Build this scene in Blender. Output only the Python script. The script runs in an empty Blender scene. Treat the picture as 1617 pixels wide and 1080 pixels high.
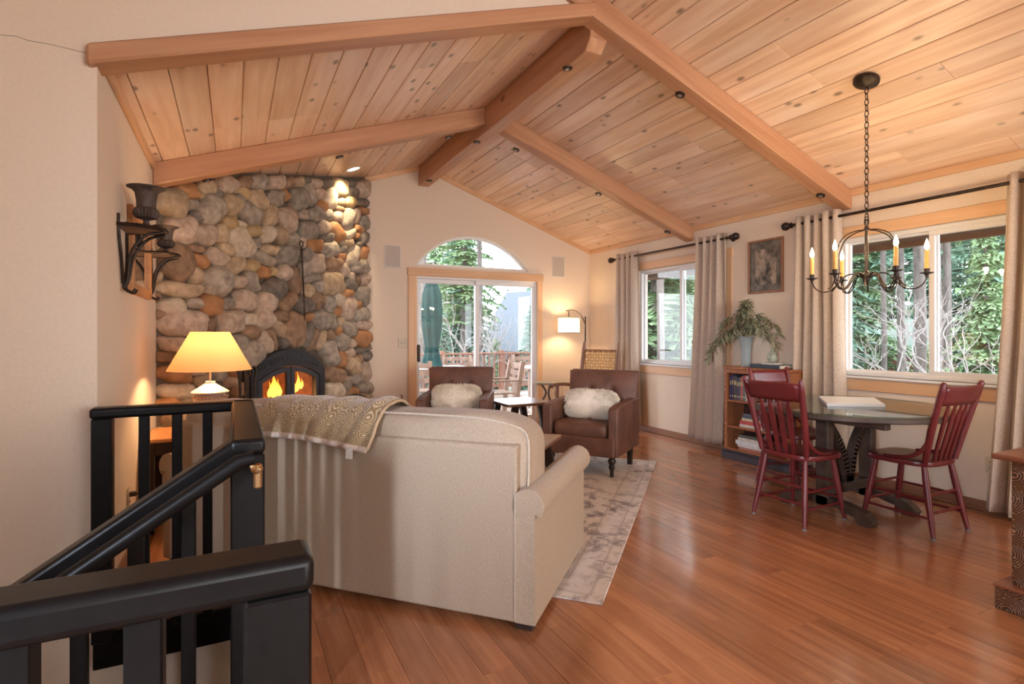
import bpy, bmesh, math, random
from mathutils import Vector, Matrix, noise
from mathutils.geometry import tessellate_polygon
random.seed(7)
SC = bpy.context.scene
COL = SC.collection
PI = math.pi

# ------------------------------------------------------------------ camera
EYE = 1.26
FPX, PCX, PCY = 865.0, 808.5, 527.0
YAW = math.atan2(438.5, 865.0)
_s, _c = math.sin(YAW), math.cos(YAW)
cam = bpy.data.cameras.new('camera')
cam.sensor_width = 36.0
cam.lens = FPX / 1617.0 * 36.0
cam.shift_y = -(540.0 - PCY) / 1617.0
cam.clip_start, cam.clip_end = 0.05, 400
camo = bpy.data.objects.new('camera', cam)
COL.objects.link(camo)
camo.location = (0, 0, EYE)
camo.rotation_euler = (PI / 2, 0, -YAW)
SC.camera = camo

# ------------------------------------------------------------------ sky, daylight, exposure
world = bpy.data.worlds.new('overcast_sky'); SC.world = world
world.use_nodes = True
wn = world.node_tree.nodes; wl = world.node_tree.links
bg = wn['Background']
bg.inputs['Color'].default_value = (0.86, 0.93, 1.0, 1)
bg.inputs['Strength'].default_value = 4.6
SC.view_settings.view_transform = 'Standard'
SC.view_settings.look = 'None'
SC.view_settings.gamma = 1.0
SC.view_settings.use_curve_mapping = False
SC.view_settings.exposure = 0.76
SC.cycles.max_bounces = 8
SC.cycles.transparent_max_bounces = 16
SC.cycles.caustics_reflective = False
SC.cycles.caustics_refractive = False
SC.cycles.sample_clamp_indirect = 6.0

def area(name, loc, target, sx, sy, watts, col, portal=False):
    l = bpy.data.lights.new(name, 'AREA'); l.shape = 'RECTANGLE'; l.size = sx; l.size_y = sy
    l.energy = watts; l.color = col
    o = bpy.data.objects.new(name, l); COL.objects.link(o)
    o.location = loc
    d = Vector(target) - Vector(loc)
    o.rotation_euler = d.to_track_quat('-Z', 'Y').to_euler()
    if portal: l.cycles.is_portal = True
    return o
DAY = (0.80, 0.88, 1.0)
# added warm fill lamp behind the photographer, then an added lamp outside an assumed stair window
area('fill_light_rear', (2.6, -3.25, 1.45), (2.6, 5, 1.3), 3.2, 2.0, 50, (1.0, 0.86, 0.74))
area('assumed_stair_window_light', (-2.15, -0.95, 1.55), (0.8, 2.4, 0.6), 0.28, 1.3, 24, (.72, .82, 1.0)).data.spread = math.radians(62)  # added lamp at an assumed unseen window, striping the sofa through the balusters
area('portal_window_near', (4.93, 2.3, 1.5), (0, 2.3, 1.5), 1.4, 1.2, 1, DAY, True)
area('portal_window_far', (4.93, 4.98, 1.5), (0, 4.98, 1.5), 1.45, 1.2, 1, DAY, True)
area('portal_door', (2.95, 6.97, 1.25), (2.95, 0, 1.25), 1.8, 2.5, 1, DAY, True)

# ------------------------------------------------------------------ helpers
def ray(u, v):
    a = (u - PCX) / FPX
    return Vector((_s + a * _c, _c - a * _s, (PCY - v) / FPX))
def on_plane(u, v, n, k):
    r = ray(u, v); n = Vector(n); e = Vector((0, 0, EYE))
    return e + r * ((k - n.dot(e)) / n.dot(r))
def onx(u, v, X): return on_plane(u, v, (1, 0, 0), X)
def ony(u, v, Y): return on_plane(u, v, (0, 1, 0), Y)
def onz(u, v, Z): return on_plane(u, v, (0, 0, 1), Z)
def atd(u, v, d): return Vector((0, 0, EYE)) + ray(u, v) * d

def lin(r, g, b):
    f = lambda x: (x / 255.0 / 12.92) if x <= 10.3 else ((x / 255.0 + 0.055) / 1.055) ** 2.4
    return (f(r), f(g), f(b))

_mats = {}
def mat(name, col, rough=0.6, metal=0.0, var=0.12, scale=8.0, stretch=(1, 1, 1), bump=0.0, col2=None,
        rand=0.0, detail=4.0, contrast=1.0, sheen=0.0, coat=0.0, emit=None, estr=0.0, alpha=None, trans=0.0, subs=0.0, spec=0.5):
    if name in _mats: return _mats[name]
    m = bpy.data.materials.new(name); m.use_nodes = True; _mats[name] = m
    nt = m.node_tree; N = nt.nodes; L = nt.links
    b = N['Principled BSDF']
    b.inputs['Roughness'].default_value = rough
    b.inputs['Metallic'].default_value = metal
    b.inputs['Coat Weight'].default_value = coat
    b.inputs['Specular IOR Level'].default_value = spec
    if sheen: b.inputs['Sheen Weight'].default_value = sheen
    if trans: b.inputs['Transmission Weight'].default_value = trans
    if subs:
        b.inputs['Subsurface Weight'].default_value = subs
        b.inputs['Subsurface Radius'].default_value = (.02, .02, .02)
    if emit:
        b.inputs['Emission Color'].default_value = (*emit, 1); b.inputs['Emission Strength'].default_value = estr
    tc = N.new('ShaderNodeTexCoord'); mp = N.new('ShaderNodeMapping')
    mp.inputs['Scale'].default_value = stretch
    oi = N.new('ShaderNodeObjectInfo'); ad = N.new('ShaderNodeVectorMath'); ad.operation = 'ADD'
    mu = N.new('ShaderNodeMath'); mu.operation = 'MULTIPLY'; mu.inputs[1].default_value = 57.3
    L.new(oi.outputs['Random'], mu.inputs[0]); L.new(tc.outputs['Object'], ad.inputs[0]); L.new(mu.outputs[0], ad.inputs[1])
    L.new(ad.outputs[0], mp.inputs['Vector'])
    nz = N.new('ShaderNodeTexNoise'); nz.inputs['Scale'].default_value = scale; nz.inputs['Detail'].default_value = detail
    L.new(mp.outputs[0], nz.inputs['Vector'])
    cr = N.new('ShaderNodeValToRGB')
    lo, hi = 0.5 - 0.25 / contrast, 0.5 + 0.25 / contrast
    cr.color_ramp.elements[0].position = lo; cr.color_ramp.elements[1].position = hi
    c2 = col2 if col2 else tuple(min(1, x * (1 + var)) for x in col)
    c1 = col if col2 else tuple(x * (1 - var) for x in col)
    cr.color_ramp.elements[0].color = (*c1, 1); cr.color_ramp.elements[1].color = (*c2, 1)
    L.new(nz.outputs['Fac'], cr.inputs['Fac'])
    out = cr.outputs['Color']
    if rand:
        hs = N.new('ShaderNodeHueSaturation')
        mr = N.new('ShaderNodeMapRange'); mr.inputs['To Min'].default_value = 1 - rand; mr.inputs['To Max'].default_value = 1 + rand
        L.new(oi.outputs['Random'], mr.inputs['Value']); L.new(mr.outputs[0], hs.inputs['Value'])
        L.new(out, hs.inputs['Color']); out = hs.outputs['Color']
    L.new(out, b.inputs['Base Color'])
    if bump:
        bp = N.new('ShaderNodeBump'); bp.inputs['Strength'].default_value = bump; bp.inputs['Distance'].default_value = 0.01
        L.new(nz.outputs['Fac'], bp.inputs['Height']); L.new(bp.outputs[0], b.inputs['Normal'])
    m['_out'] = 1
    return m

def wood(name, c_lo, c_hi, axis=1, rough=0.5, rand=0.15, knots=0.0, grain=22.0, kscale=3.0, bump=0.05, coat=0.0, streak=None, strips=0.0):
    """board material: grain stretched along the board axis, optional knots"""
    if name in _mats: return _mats[name]
    m = bpy.data.materials.new(name); m.use_nodes = True; _mats[name] = m
    nt = m.node_tree; N = nt.nodes; L = nt.links
    b = N['Principled BSDF']; b.inputs['Roughness'].default_value = rough; b.inputs['Coat Weight'].default_value = coat
    b.inputs['Coat Roughness'].default_value = 0.12
    tc = N.new('ShaderNodeTexCoord'); oi = N.new('ShaderNodeObjectInfo')
    mu = N.new('ShaderNodeMath'); mu.operation = 'MULTIPLY'; mu.inputs[1].default_value = 91.7
    ad = N.new('ShaderNodeVectorMath'); ad.operation = 'ADD'
    L.new(oi.outputs['Random'], mu.inputs[0]); L.new(tc.outputs['Object'], ad.inputs[0]); L.new(mu.outputs[0], ad.inputs[1])
    def mapped(al, ac):
        mp = N.new('ShaderNodeMapping'); sc = [ac, ac, ac]; sc[axis] = al
        mp.inputs['Scale'].default_value = sc; L.new(ad.outputs[0], mp.inputs['Vector']); return mp.outputs[0]
    nz = N.new('ShaderNodeTexNoise'); nz.inputs['Scale'].default_value = 1.0; nz.inputs['Detail'].default_value = 5.0
    nz.inputs['Distortion'].default_value = 0.4
    L.new(mapped(grain * 0.06, grain), nz.inputs['Vector'])
    cr = N.new('ShaderNodeValToRGB'); cr.color_ramp.elements[0].position = .32; cr.color_ramp.elements[1].position = .68
    cr.color_ramp.elements[0].color = (*c_lo, 1); cr.color_ramp.elements[1].color = (*c_hi, 1)
    L.new(nz.outputs['Fac'], cr.inputs['Fac']); out = cr.outputs['Color']
    if streak:
        n2 = N.new('ShaderNodeTexNoise'); n2.inputs['Scale'].default_value = 1.0; n2.inputs['Detail'].default_value = 3.0
        L.new(mapped(1.1, 5.0), n2.inputs['Vector'])
        r2 = N.new('ShaderNodeMapRange'); r2.inputs['From Min'].default_value = .5; r2.inputs['From Max'].default_value = .72
        r2.inputs['To Max'].default_value = 0.55
        L.new(n2.outputs['Fac'], r2.inputs['Value'])
        mx = N.new('ShaderNodeMix'); mx.data_type = 'RGBA'; mx.inputs['B'].default_value = (*streak, 1)
        L.new(r2.outputs[0], mx.inputs['Factor']); L.new(out, mx.inputs['A']); out = mx.outputs['Result']
    if strips:
        br = N.new('ShaderNodeTexBrick'); br.inputs['Scale'].default_value = 1.0
        br.inputs['Brick Width'].default_value = 0.42; br.inputs['Row Height'].default_value = strips
        br.inputs['Mortar Size'].default_value = 0.0006; br.offset = 0.37
        br.inputs['Color1'].default_value = (.86, .86, .86, 1); br.inputs['Color2'].default_value = (1.1, 1.08, 1.05, 1); br.inputs['Mortar'].default_value = (.6, .55, .55, 1)
        sp = N.new('ShaderNodeSeparateXYZ'); cb = N.new('ShaderNodeCombineXYZ')
        L.new(ad.outputs[0], sp.inputs[0]); L.new(sp.outputs['Y'], cb.inputs['X']); L.new(sp.outputs['X'], cb.inputs['Y'])
        L.new(cb.outputs[0], br.inputs['Vector'])
        mx = N.new('ShaderNodeMix'); mx.data_type = 'RGBA'; mx.blend_type = 'MULTIPLY'; mx.inputs['Factor'].default_value = 0.8
        L.new(out, mx.inputs['A']); L.new(br.outputs['Color'], mx.inputs['B']); out = mx.outputs['Result']
    if knots:
        vo = N.new('ShaderNodeTexVoronoi'); vo.inputs['Scale'].default_value = 1.0; vo.inputs['Randomness'].default_value = 1.0
        L.new(mapped(kscale * 0.55, kscale), vo.inputs['Vector'])
        mr = N.new('ShaderNodeMapRange'); mr.inputs['From Min'].default_value = knots * 0.45; mr.inputs['From Max'].default_value = knots
        mr.inputs['To Min'].default_value = 0.8; mr.inputs['To Max'].default_value = 0.0
        L.new(vo.outputs['Distance'], mr.inputs['Value'])
        mx = N.new('ShaderNodeMix'); mx.data_type = 'RGBA'; mx.inputs['B'].default_value = (*(x * .28 for x in c_lo), 1)
        L.new(mr.outputs[0], mx.inputs['Factor']); L.new(out, mx.inputs['A']); out = mx.outputs['Result']
    if rand:
        hs = N.new('ShaderNodeHueSaturation'); r3 = N.new('ShaderNodeMapRange')
        r3.inputs['To Min'].default_value = 1 - rand; r3.inputs['To Max'].default_value = 1 + rand
        wn_ = N.new('ShaderNodeTexWhiteNoise'); wn_.noise_dimensions = '1D'; L.new(oi.outputs['Random'], wn_.inputs['W'])
        L.new(wn_.outputs['Value'], r3.inputs['Value']); L.new(r3.outputs[0], hs.inputs['Value']); L.new(out, hs.inputs['Color']); out = hs.outputs['Color']
    L.new(out, b.inputs['Base Color'])
    if bump:
        bp = N.new('ShaderNodeBump'); bp.inputs['Strength'].default_value = bump; bp.inputs['Distance'].default_value = .004
        L.new(nz.outputs['Fac'], bp.inputs['Height']); L.new(bp.outputs[0], b.inputs['Normal'])
    return m

def facing_refl(N, L, base):
    # reflection of thin glass, the same from both sides
    lw = N.new('ShaderNodeLayerWeight'); lw.inputs['Blend'].default_value = .5
    pw = N.new('ShaderNodeMath'); pw.operation = 'POWER'; pw.inputs[1].default_value = 5.0; L.new(lw.outputs['Facing'], pw.inputs[0])
    mr = N.new('ShaderNodeMapRange'); mr.inputs['To Min'].default_value = base; mr.inputs['To Max'].default_value = 1.0
    L.new(pw.outputs[0], mr.inputs['Value']); return mr

def glass_pane(name, refl=0.07, tint=(1, 1, 1)):
    if name in _mats: return _mats[name]
    m = bpy.data.materials.new(name); m.use_nodes = True; _mats[name] = m
    N = m.node_tree.nodes; L = m.node_tree.links; N.remove(N['Principled BSDF'])
    t = N.new('ShaderNodeBsdfTransparent'); t.inputs[0].default_value = (*tint, 1)
    g = N.new('ShaderNodeBsdfGlossy'); g.inputs['Roughness'].default_value = 0.0
    mr = facing_refl(N, L, refl)
    mx = N.new('ShaderNodeMixShader'); L.new(mr.outputs[0], mx.inputs[0]); L.new(t.outputs[0], mx.inputs[1]); L.new(g.outputs[0], mx.inputs[2])
    L.new(mx.outputs[0], N['Material Output'].inputs[0])
    return m

def emitter(name, col, strength):
    if name in _mats: return _mats[name]
    m = bpy.data.materials.new(name); m.use_nodes = True; _mats[name] = m
    N = m.node_tree.nodes; L = m.node_tree.links; N.remove(N['Principled BSDF'])
    e = N.new('ShaderNodeEmission'); e.inputs[0].default_value = (*col, 1); e.inputs[1].default_value = strength
    L.new(e.outputs[0], N['Material Output'].inputs[0])
    return m

class MB:
    """collects shapes into one mesh"""
    def __init__(self): self.v = []; self.f = []
    def raw(self, vs, fs, M=None):
        o = len(self.v)
        self.v += [tuple(M @ Vector(p)) if M else tuple(p) for p in vs]
        self.f += [tuple(i + o for i in f) for f in fs]
        return self
    def box(self, c, s, bev=0.0, M=None):
        cx, cy, cz = c; hx, hy, hz = s[0] / 2, s[1] / 2, s[2] / 2
        b = min(bev, hx * .98, hy * .98, hz * .98)
        if b <= 0:
            vs = [(cx + i * hx, cy + j * hy, cz + k * hz) for i in (-1, 1) for j in (-1, 1) for k in (-1, 1)]
            fs = [(0, 1, 3, 2), (4, 6, 7, 5), (0, 4, 5, 1), (2, 3, 7, 6), (0, 2, 6, 4), (1, 5, 7, 3)]
            return self.raw(vs, fs, M)
        bm = bmesh.new(); vs = []
        for i in (-1, 1):
            for j in (-1, 1):
                for k in (-1, 1):
                    vs += [(cx + i * hx, cy + j * (hy - b), cz + k * (hz - b)), (cx + i * (hx - b), cy + j * hy, cz + k * (hz - b)), (cx + i * (hx - b), cy + j * (hy - b), cz + k * hz)]
        for p in vs: bm.verts.new(p)
        r = bmesh.ops.convex_hull(bm, input=bm.verts[:])
        bmesh.ops.dissolve_limit(bm, angle_limit=0.01, verts=bm.verts[:], edges=bm.edges[:])
        bm.verts.index_update()
        V = [v.co[:] for v in bm.verts]; Fs = [tuple(v.index for v in f.verts) for f in bm.faces]
        bm.free()
        return self.raw(V, Fs, M)
    def b2(self, x0, x1, y0, y1, z0, z1, bev=0.0, M=None):
        return self.box(((x0 + x1) / 2, (y0 + y1) / 2, (z0 + z1) / 2), (abs(x1 - x0), abs(y1 - y0), abs(z1 - z0)), bev, M)
    def cyl(self, p0, p1, r0, r1=None, n=12, caps=True, M=None):
        return self.tube([p0, p1], [r0, r0 if r1 is None else r1], n, caps, M)
    def tube(self, pts, r, n=8, caps=True, M=None, closed=False):
        pts = [Vector(p) for p in pts]; m = len(pts)
        rs = r if isinstance(r, (list, tuple)) else [r] * m
        vs = []; fs = []
        up = None
        for i, p in enumerate(pts):
            if closed: t = pts[(i + 1) % m] - pts[i - 1]
            else: t = pts[min(i + 1, m - 1)] - pts[max(i - 1, 0)]
            if t.length < 1e-9: t = Vector((0, 0, 1))
            t.normalize()
            if up is None:
                up = Vector((0, 0, 1)) if abs(t.z) < .9 else Vector((1, 0, 0))
            a = t.cross(up)
            if a.length < 1e-4: a = t.cross(Vector((0, 1, 0)))
            a.normalize(); bb = a.cross(t).normalized(); up = bb
            for k in range(n):
                an = 2 * PI * k / n
                vs.append(p + (a * math.cos(an) + bb * math.sin(an)) * rs[i])
        seg = m if closed else m - 1
        for i in range(seg):
            for k in range(n):
                j = (i + 1) % m
                fs.append((i * n + k, i * n + (k + 1) % n, j * n + (k + 1) % n, j * n + k))
        if caps and not closed:
            fs.append(tuple(range(n - 1, -1, -1))); fs.append(tuple((m - 1) * n + k for k in range(n)))
        return self.raw(vs, fs, M)
    def lathe(self, prof, n=20, c=(0, 0, 0), M=None, squash=(1, 1)):
        vs = []; fs = []; m = len(prof)
        for (r, z) in prof:
            for k in range(n):
                a = 2 * PI * k / n
                vs.append((c[0] + r * math.cos(a) * squash[0], c[1] + r * math.sin(a) * squash[1], c[2] + z))
        for i in range(m - 1):
            for k in range(n):
                fs.append((i * n + k, i * n + (k + 1) % n, (i + 1) * n + (k + 1) % n, (i + 1) * n + k))
        if prof[0][0] > 1e-4: fs.append(tuple(range(n - 1, -1, -1)))
        if prof[-1][0] > 1e-4: fs.append(tuple((m - 1) * n + k for k in range(n)))
        return self.raw(vs, fs, M)
    def prism(self, poly, depth, M=None, holes=()):
        """polygon in the local XY plane extruded by depth along local Z, M places it"""
        loops = [list(poly)] + [list(h) for h in holes]
        tris = tessellate_polygon([[Vector((x, y, 0)) for x, y in l] for l in loops])
        flat = [p for l in loops for p in l]; n = len(flat)
        vs = [(x, y, 0) for x, y in flat] + [(x, y, depth) for x, y in flat]
        fs = []
        for t in tris:
            a, b_, c_ = (flat[i] for i in t)
            area2 = (b_[0] - a[0]) * (c_[1] - a[1]) - (c_[0] - a[0]) * (b_[1] - a[1])
            if area2 < 0: t = (t[0], t[2], t[1])
            fs.append((t[2], t[1], t[0])); fs.append((t[0] + n, t[1] + n, t[2] + n))
        o = 0
        for li, l in enumerate(loops):
            m = len(l)
            ar = sum(l[i][0] * l[(i + 1) % m][1] - l[(i + 1) % m][0] * l[i][1] for i in range(m))
            flip = (ar < 0) != (li > 0)
            for i in range(m):
                q = (o + i, o + (i + 1) % m, o + (i + 1) % m + n, o + i + n)
                fs.append(q[::-1] if flip else q)
            o += m
        return self.raw(vs, fs, M)
    def blob(self, c, s, e1=0.5, e2=0.5, nu=20, nv=12, M=None, fn=None):
        """superellipsoid; e small is boxier"""
        sg = lambda x, e: math.copysign(abs(x) ** e, x)
        vs = [(0, 0, -1)]; fs = []
        for i in range(1, nv):
            ph = -PI / 2 + PI * i / nv
            for k in range(nu):
                th = 2 * PI * k / nu
                vs.append((sg(math.cos(ph), e1) * sg(math.cos(th), e2), sg(math.cos(ph), e1) * sg(math.sin(th), e2), sg(math.sin(ph), e1)))
        vs.append((0, 0, 1)); top = len(vs) - 1
        for k in range(nu):
            fs.append((0, 1 + (k + 1) % nu, 1 + k))
            fs.append((top, top - nu + k, top - nu + (k + 1) % nu))
        for i in range(nv - 2):
            for k in range(nu):
                a = 1 + i * nu
                fs.append((a + k, a + (k + 1) % nu, a + nu + (k + 1) % nu, a + nu + k))
        out = []
        for p in vs:
            q = Vector((c[0] + p[0] * s[0] / 2, c[1] + p[1] * s[1] / 2, c[2] + p[2] * s[2] / 2))
            if fn: q = fn(q, Vector(p))
            out.append(q)
        return self.raw(out, fs, M)
    def grid(self, fn, nu, nv, M=None, thick=0.0):
        vs = [fn(i / nu, j / nv) for j in range(nv + 1) for i in range(nu + 1)]
        fs = [(j * (nu + 1) + i, j * (nu + 1) + i + 1, (j + 1) * (nu + 1) + i + 1, (j + 1) * (nu + 1) + i) for j in range(nv) for i in range(nu)]
        return self.raw(vs, fs, M)
    def mesh(self, name, m=None, smooth=35):
        me = bpy.data.meshes.new(name); me.from_pydata(self.v, [], self.f); me.update()
        if m: me.materials.append(m)
        if smooth:
            me.polygons.foreach_set('use_smooth', [True] * len(me.polygons))
            me.set_sharp_from_angle(angle=math.radians(smooth))
        return me
    def build(self, name, m=None, parent=None, smooth=35, **tags):
        return put(name, self.mesh(name, m, smooth), parent, **tags)

def put(name, me, parent=None, loc=None, rot=None, scale=None, **tags):
    o = bpy.data.objects.new(name, me); COL.objects.link(o)
    if parent: o.parent = parent
    if loc is not None: o.location = loc
    if rot is not None: o.rotation_euler = rot
    if scale is not None: o.scale = scale
    for k, v in tags.items():
        if v is not None: o[k] = v
    return o
def thing(name, label, category, loc=(0, 0, 0), rz=0.0, group=None):
    return put(name, None, None, loc, (0, 0, rz), label=label, category=category, group=group)
def solid(o, t, off=1.0):
    md = o.modifiers.new('thickness', 'SOLIDIFY'); md.thickness = t; md.offset = off; return o
def subd(o, n=1):
    md = o.modifiers.new('smooth', 'SUBSURF'); md.levels = n; md.render_levels = n; return o
def copy_tree(o, parent=None):
    c = o.copy(); COL.objects.link(c); c.parent = parent
    for ch in list(o.children): copy_tree(ch, c)
    return c
def spline(pts, n=8):
    """Catmull-Rom through the points"""
    P = [Vector(p) for p in pts]; P = [2 * P[0] - P[1]] + P + [2 * P[-1] - P[-2]]; out = []
    for i in range(1, len(P) - 2):
        for k in range(n):
            t = k / n; a, b, c, d = P[i - 1], P[i], P[i + 1], P[i + 2]
            out.append(0.5 * ((2 * b) + (c - a) * t + (2 * a - 5 * b + 4 * c - d) * t * t + (3 * b - a - 3 * c + d) * t ** 3))
    out.append(P[-2]); return out
def frame(o, x, y, z=None):
    """matrix with origin o and axes x, y"""
    x = Vector(x).normalized(); y = Vector(y).normalized(); z = Vector(z).normalized() if z is not None else x.cross(y)
    return Matrix(((x.x, y.x, z.x, o[0]), (x.y, y.y, z.y, o[1]), (x.z, y.z, z.z, o[2]), (0, 0, 0, 1)))

# ------------------------------------------------------------------ materials
M_wall = mat('painted_plaster', (.76, .625, .49), .85, var=.03, scale=60, bump=.12, detail=6)
M_wall2 = M_wall
M_ceil = wood('whitewashed_pine', (.66, .42, .27), (.84, .63, .46), 1, .33, .13, knots=.175, grain=16, kscale=7.5, streak=(.88, .74, .64), bump=.05)
M_gap = mat('board_gap_wood', (.40, .20, .10), .8)  # brown backing wood that shows in the joints between boards
M_beam = wood('fir_beam', (.43, .205, .105), (.56, .30, .165), 0, .42, .05, knots=.05, grain=18, kscale=1.6)
M_beamy = wood('fir_beam_long', (.43, .205, .105), (.56, .30, .165), 1, .42, .05, knots=.05, grain=18, kscale=1.6)
M_trim = wood('pine_trim', (.66, .38, .20), (.76, .48, .27), 1, .45, .06, knots=.05, grain=18, kscale=2.2)
M_trimx = wood('pine_trim_across', (.66, .38, .20), (.76, .48, .27), 0, .45, .06, knots=.05, grain=18, kscale=2.2)
M_trimz = wood('pine_trim_upright', (.66, .38, .20), (.76, .48, .27), 2, .45, .06, knots=.05, grain=18, kscale=2.2)
M_floor = wood('stained_maple_plank', (.34, .128, .054), (.49, .205, .092), 1, .25, .14, grain=26, coat=.6, strips=.0635, bump=.04)
M_base = wood('dark_baseboard', (.20, .085, .045), (.30, .14, .075), 1, .45, .05)
M_black = mat('black_painted_wood', (.0065, .0055, .005), .36, var=.25, scale=40, bump=.03, spec=.22)
M_vinyl = mat('white_vinyl', (.80, .77, .74), .4, var=.02)
M_glass = glass_pane('window_glass', .05)
M_iron = mat('dark_bronze_iron', (.045, .032, .026), .45, .75, var=.5, scale=30, bump=.2)
M_brass = mat('aged_brass', (.62, .40, .20), .28, .95, var=.1)
# ------------------------------------------------------------------ room shell
XL, XR, YB, YF = -0.53, 4.76, 6.80, 2.96
XM, ZE, ZR = 2.17, 2.50, 3.42
MR = (ZR - ZE) / (XR - XM); ML = (ZR - ZE) / (XM - XL)
XS, YR = -1.95, -3.2                       # stair side wall, rear wall
def zr(x): return ZE + MR * (XR - x)       # right slope (goes on past the ridge in front of YF)
def zl(x): return ZE + ML * (x - XL)
def struct(name, mb, m, smooth=0): return mb.build(name, m, None, smooth, kind='structure')

# --- door, window openings
DX0, DX1, DZ1 = 2.065, 3.855, 2.005
AX, AW, AZ, AH = 2.895, 0.83, 2.14, 0.44
AR = (AW * AW + AH * AH) / (2 * AH); AA = math.asin(AW / AR)
def arch(r_off=0.0, n=28):
    r = AR - r_off; cz = AZ + AH - AR
    a = math.acos(min(1, (AZ + r_off - cz) / r))
    return [(AX + r * math.sin(a - 2 * a * i / n), cz + r * math.cos(a - 2 * a * i / n)) for i in range(n + 1)]
WIN = {'window_1': (1.60, 3.00, 0.90, 2.09, 2.297), 'window_2': (4.25, 5.70, 0.875, 2.09, 4.958)}

T = .16
FY = frame((0, YB + T, 0), (1, 0, 0), (0, 0, 1))
struct('wall_back', MB().prism([(XL - T, -.2), (DX0, -.2), (DX0, DZ1), (DX1, DZ1), (DX1, -.2), (XR + T, -.2), (XR + T, zr(XR + T) + .05), (XM, ZR + .05), (XL - T, zl(XL - T) + .05)], T, FY,
       holes=[arch()]), M_wall)
FX = frame((XR, 0, 0), (0, 1, 0), (0, 0, 1))
struct('wall_right', MB().prism([(YR - T, -.2), (YB, -.2), (YB, ZE + .03), (YR - T, ZE + .03)], T, FX,
       holes=[[(a, c), (b, c), (b, d), (a, d)] for a, b, c, d, _ in WIN.values()]), M_wall)
struct('wall_left', MB().b2(XL - T, XL, YF + .10, YB + T, -.2, ZE + .02), M_wall)
FF = frame((0, YF + .10, 0), (1, 0, 0), (0, 0, 1))
struct('wall_front', MB().prism([(XS, -2.7), (.14, -2.7), (.14, -.155), (XL, -.155), (XL, ZE), (XM, ZR), (XM, zr(XM) + .02), (XS, zr(XS) + .02)], .13, FF), M_wall)
struct('wall_stair', MB().prism([(YR - T, -2.7), (YF + .1, -2.7), (YF + .1, zr(XS)), (YR - T, zr(XS))], .12, frame((XS - .12, 0, 0), (0, 1, 0), (0, 0, 1)),
       holes=[[(-1.25, .85), (-.65, .85), (-.65, 2.3), (-1.25, 2.3)]]), M_wall)  # assumed window opening, out of view, letting the added stair lamp in
struct('wall_rear', MB().prism([(XS - .1, -.2), (XR + T, -.2), (XR + T, zr(XR)), (XS - .1, zr(XS))], T, frame((0, YR, 0), (1, 0, 0), (0, 0, 1)),
       holes=[[(.9, .4), (4.3, .4), (4.3, 2.5), (.9, 2.5)]]), M_wall)  # added opening, out of view, for the rear fill lamp

# --- ceiling: dark backing with every board laid on it
cb = MB()
cb.raw([(XR + .2, YR - .2, zr(XR + .2)), (XR + .2, YB + .2, zr(XR + .2)), (XM, YB + .2, ZR), (XM, YR - .2, ZR)], [(0, 1, 2, 3)])
cb.raw([(XM, YF, ZR), (XM, YB + .2, ZR), (XL - .2, YB + .2, zl(XL - .2)), (XL - .2, YF, zl(XL - .2))], [(0, 1, 2, 3)])
cb.raw([(XM, YR - .2, ZR), (XM, YF + .1, ZR), (XS - .1, YF + .1, zr(XS - .1)), (XS - .1, YR - .2, zr(XS - .1))], [(0, 1, 2, 3)])
for i in range(len(cb.v)): cb.v[i] = (cb.v[i][0], cb.v[i][1], cb.v[i][2] + .022)
ceiling = struct('ceiling', cb, M_gap)
solid(ceiling, .12, 1.0)
PITCH = .171
_bm = {}
def board_mesh(w, l):
    k = (round(w, 3), round(l, 2))
    if k not in _bm: _bm[k] = MB().box((0, 0, 0), (k[0], k[1], .02), .004).mesh('ceiling_board', M_ceil, 0)
    return _bm[k]
def lay(x0, x1, ya, yb, left):
    m = ML if left else MR
    a = math.atan(m); w = (x1 - x0) / math.cos(a) - .0035
    y = ya; first = True
    while y < yb - .05:
        l = random.choice((1.2, 1.8, 2.4, 3.0))
        if first: l = random.choice((.6, 1.2, 1.8, 2.4)); first = False
        l = round(min(l, yb - y), 2)
        if yb - (y + l) < .3: l = yb - y
        xm = (x0 + x1) / 2
        z = zl(xm) if left else zr(xm)
        put('ceiling_board', board_mesh(w, l - .003), ceiling, (xm, y + l / 2, z + .012), (0, -a if left else a, 0))
        y += l
x = XR
while x > 1.2:
    x1 = x - PITCH
    if x1 > XM: lay(x1, x, .55, YB, False)
    else:
        lay(x1, x, .55, YF, False)
        if x > XM: lay(XM, x, YF, YB, False)
    x = x1
x = XL
first = True
while x < XM - .01:
    x1 = min(XM, x + (.06 if first else PITCH)); lay(x, x1, YF + .05, YB, True); x = x1; first = False

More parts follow.
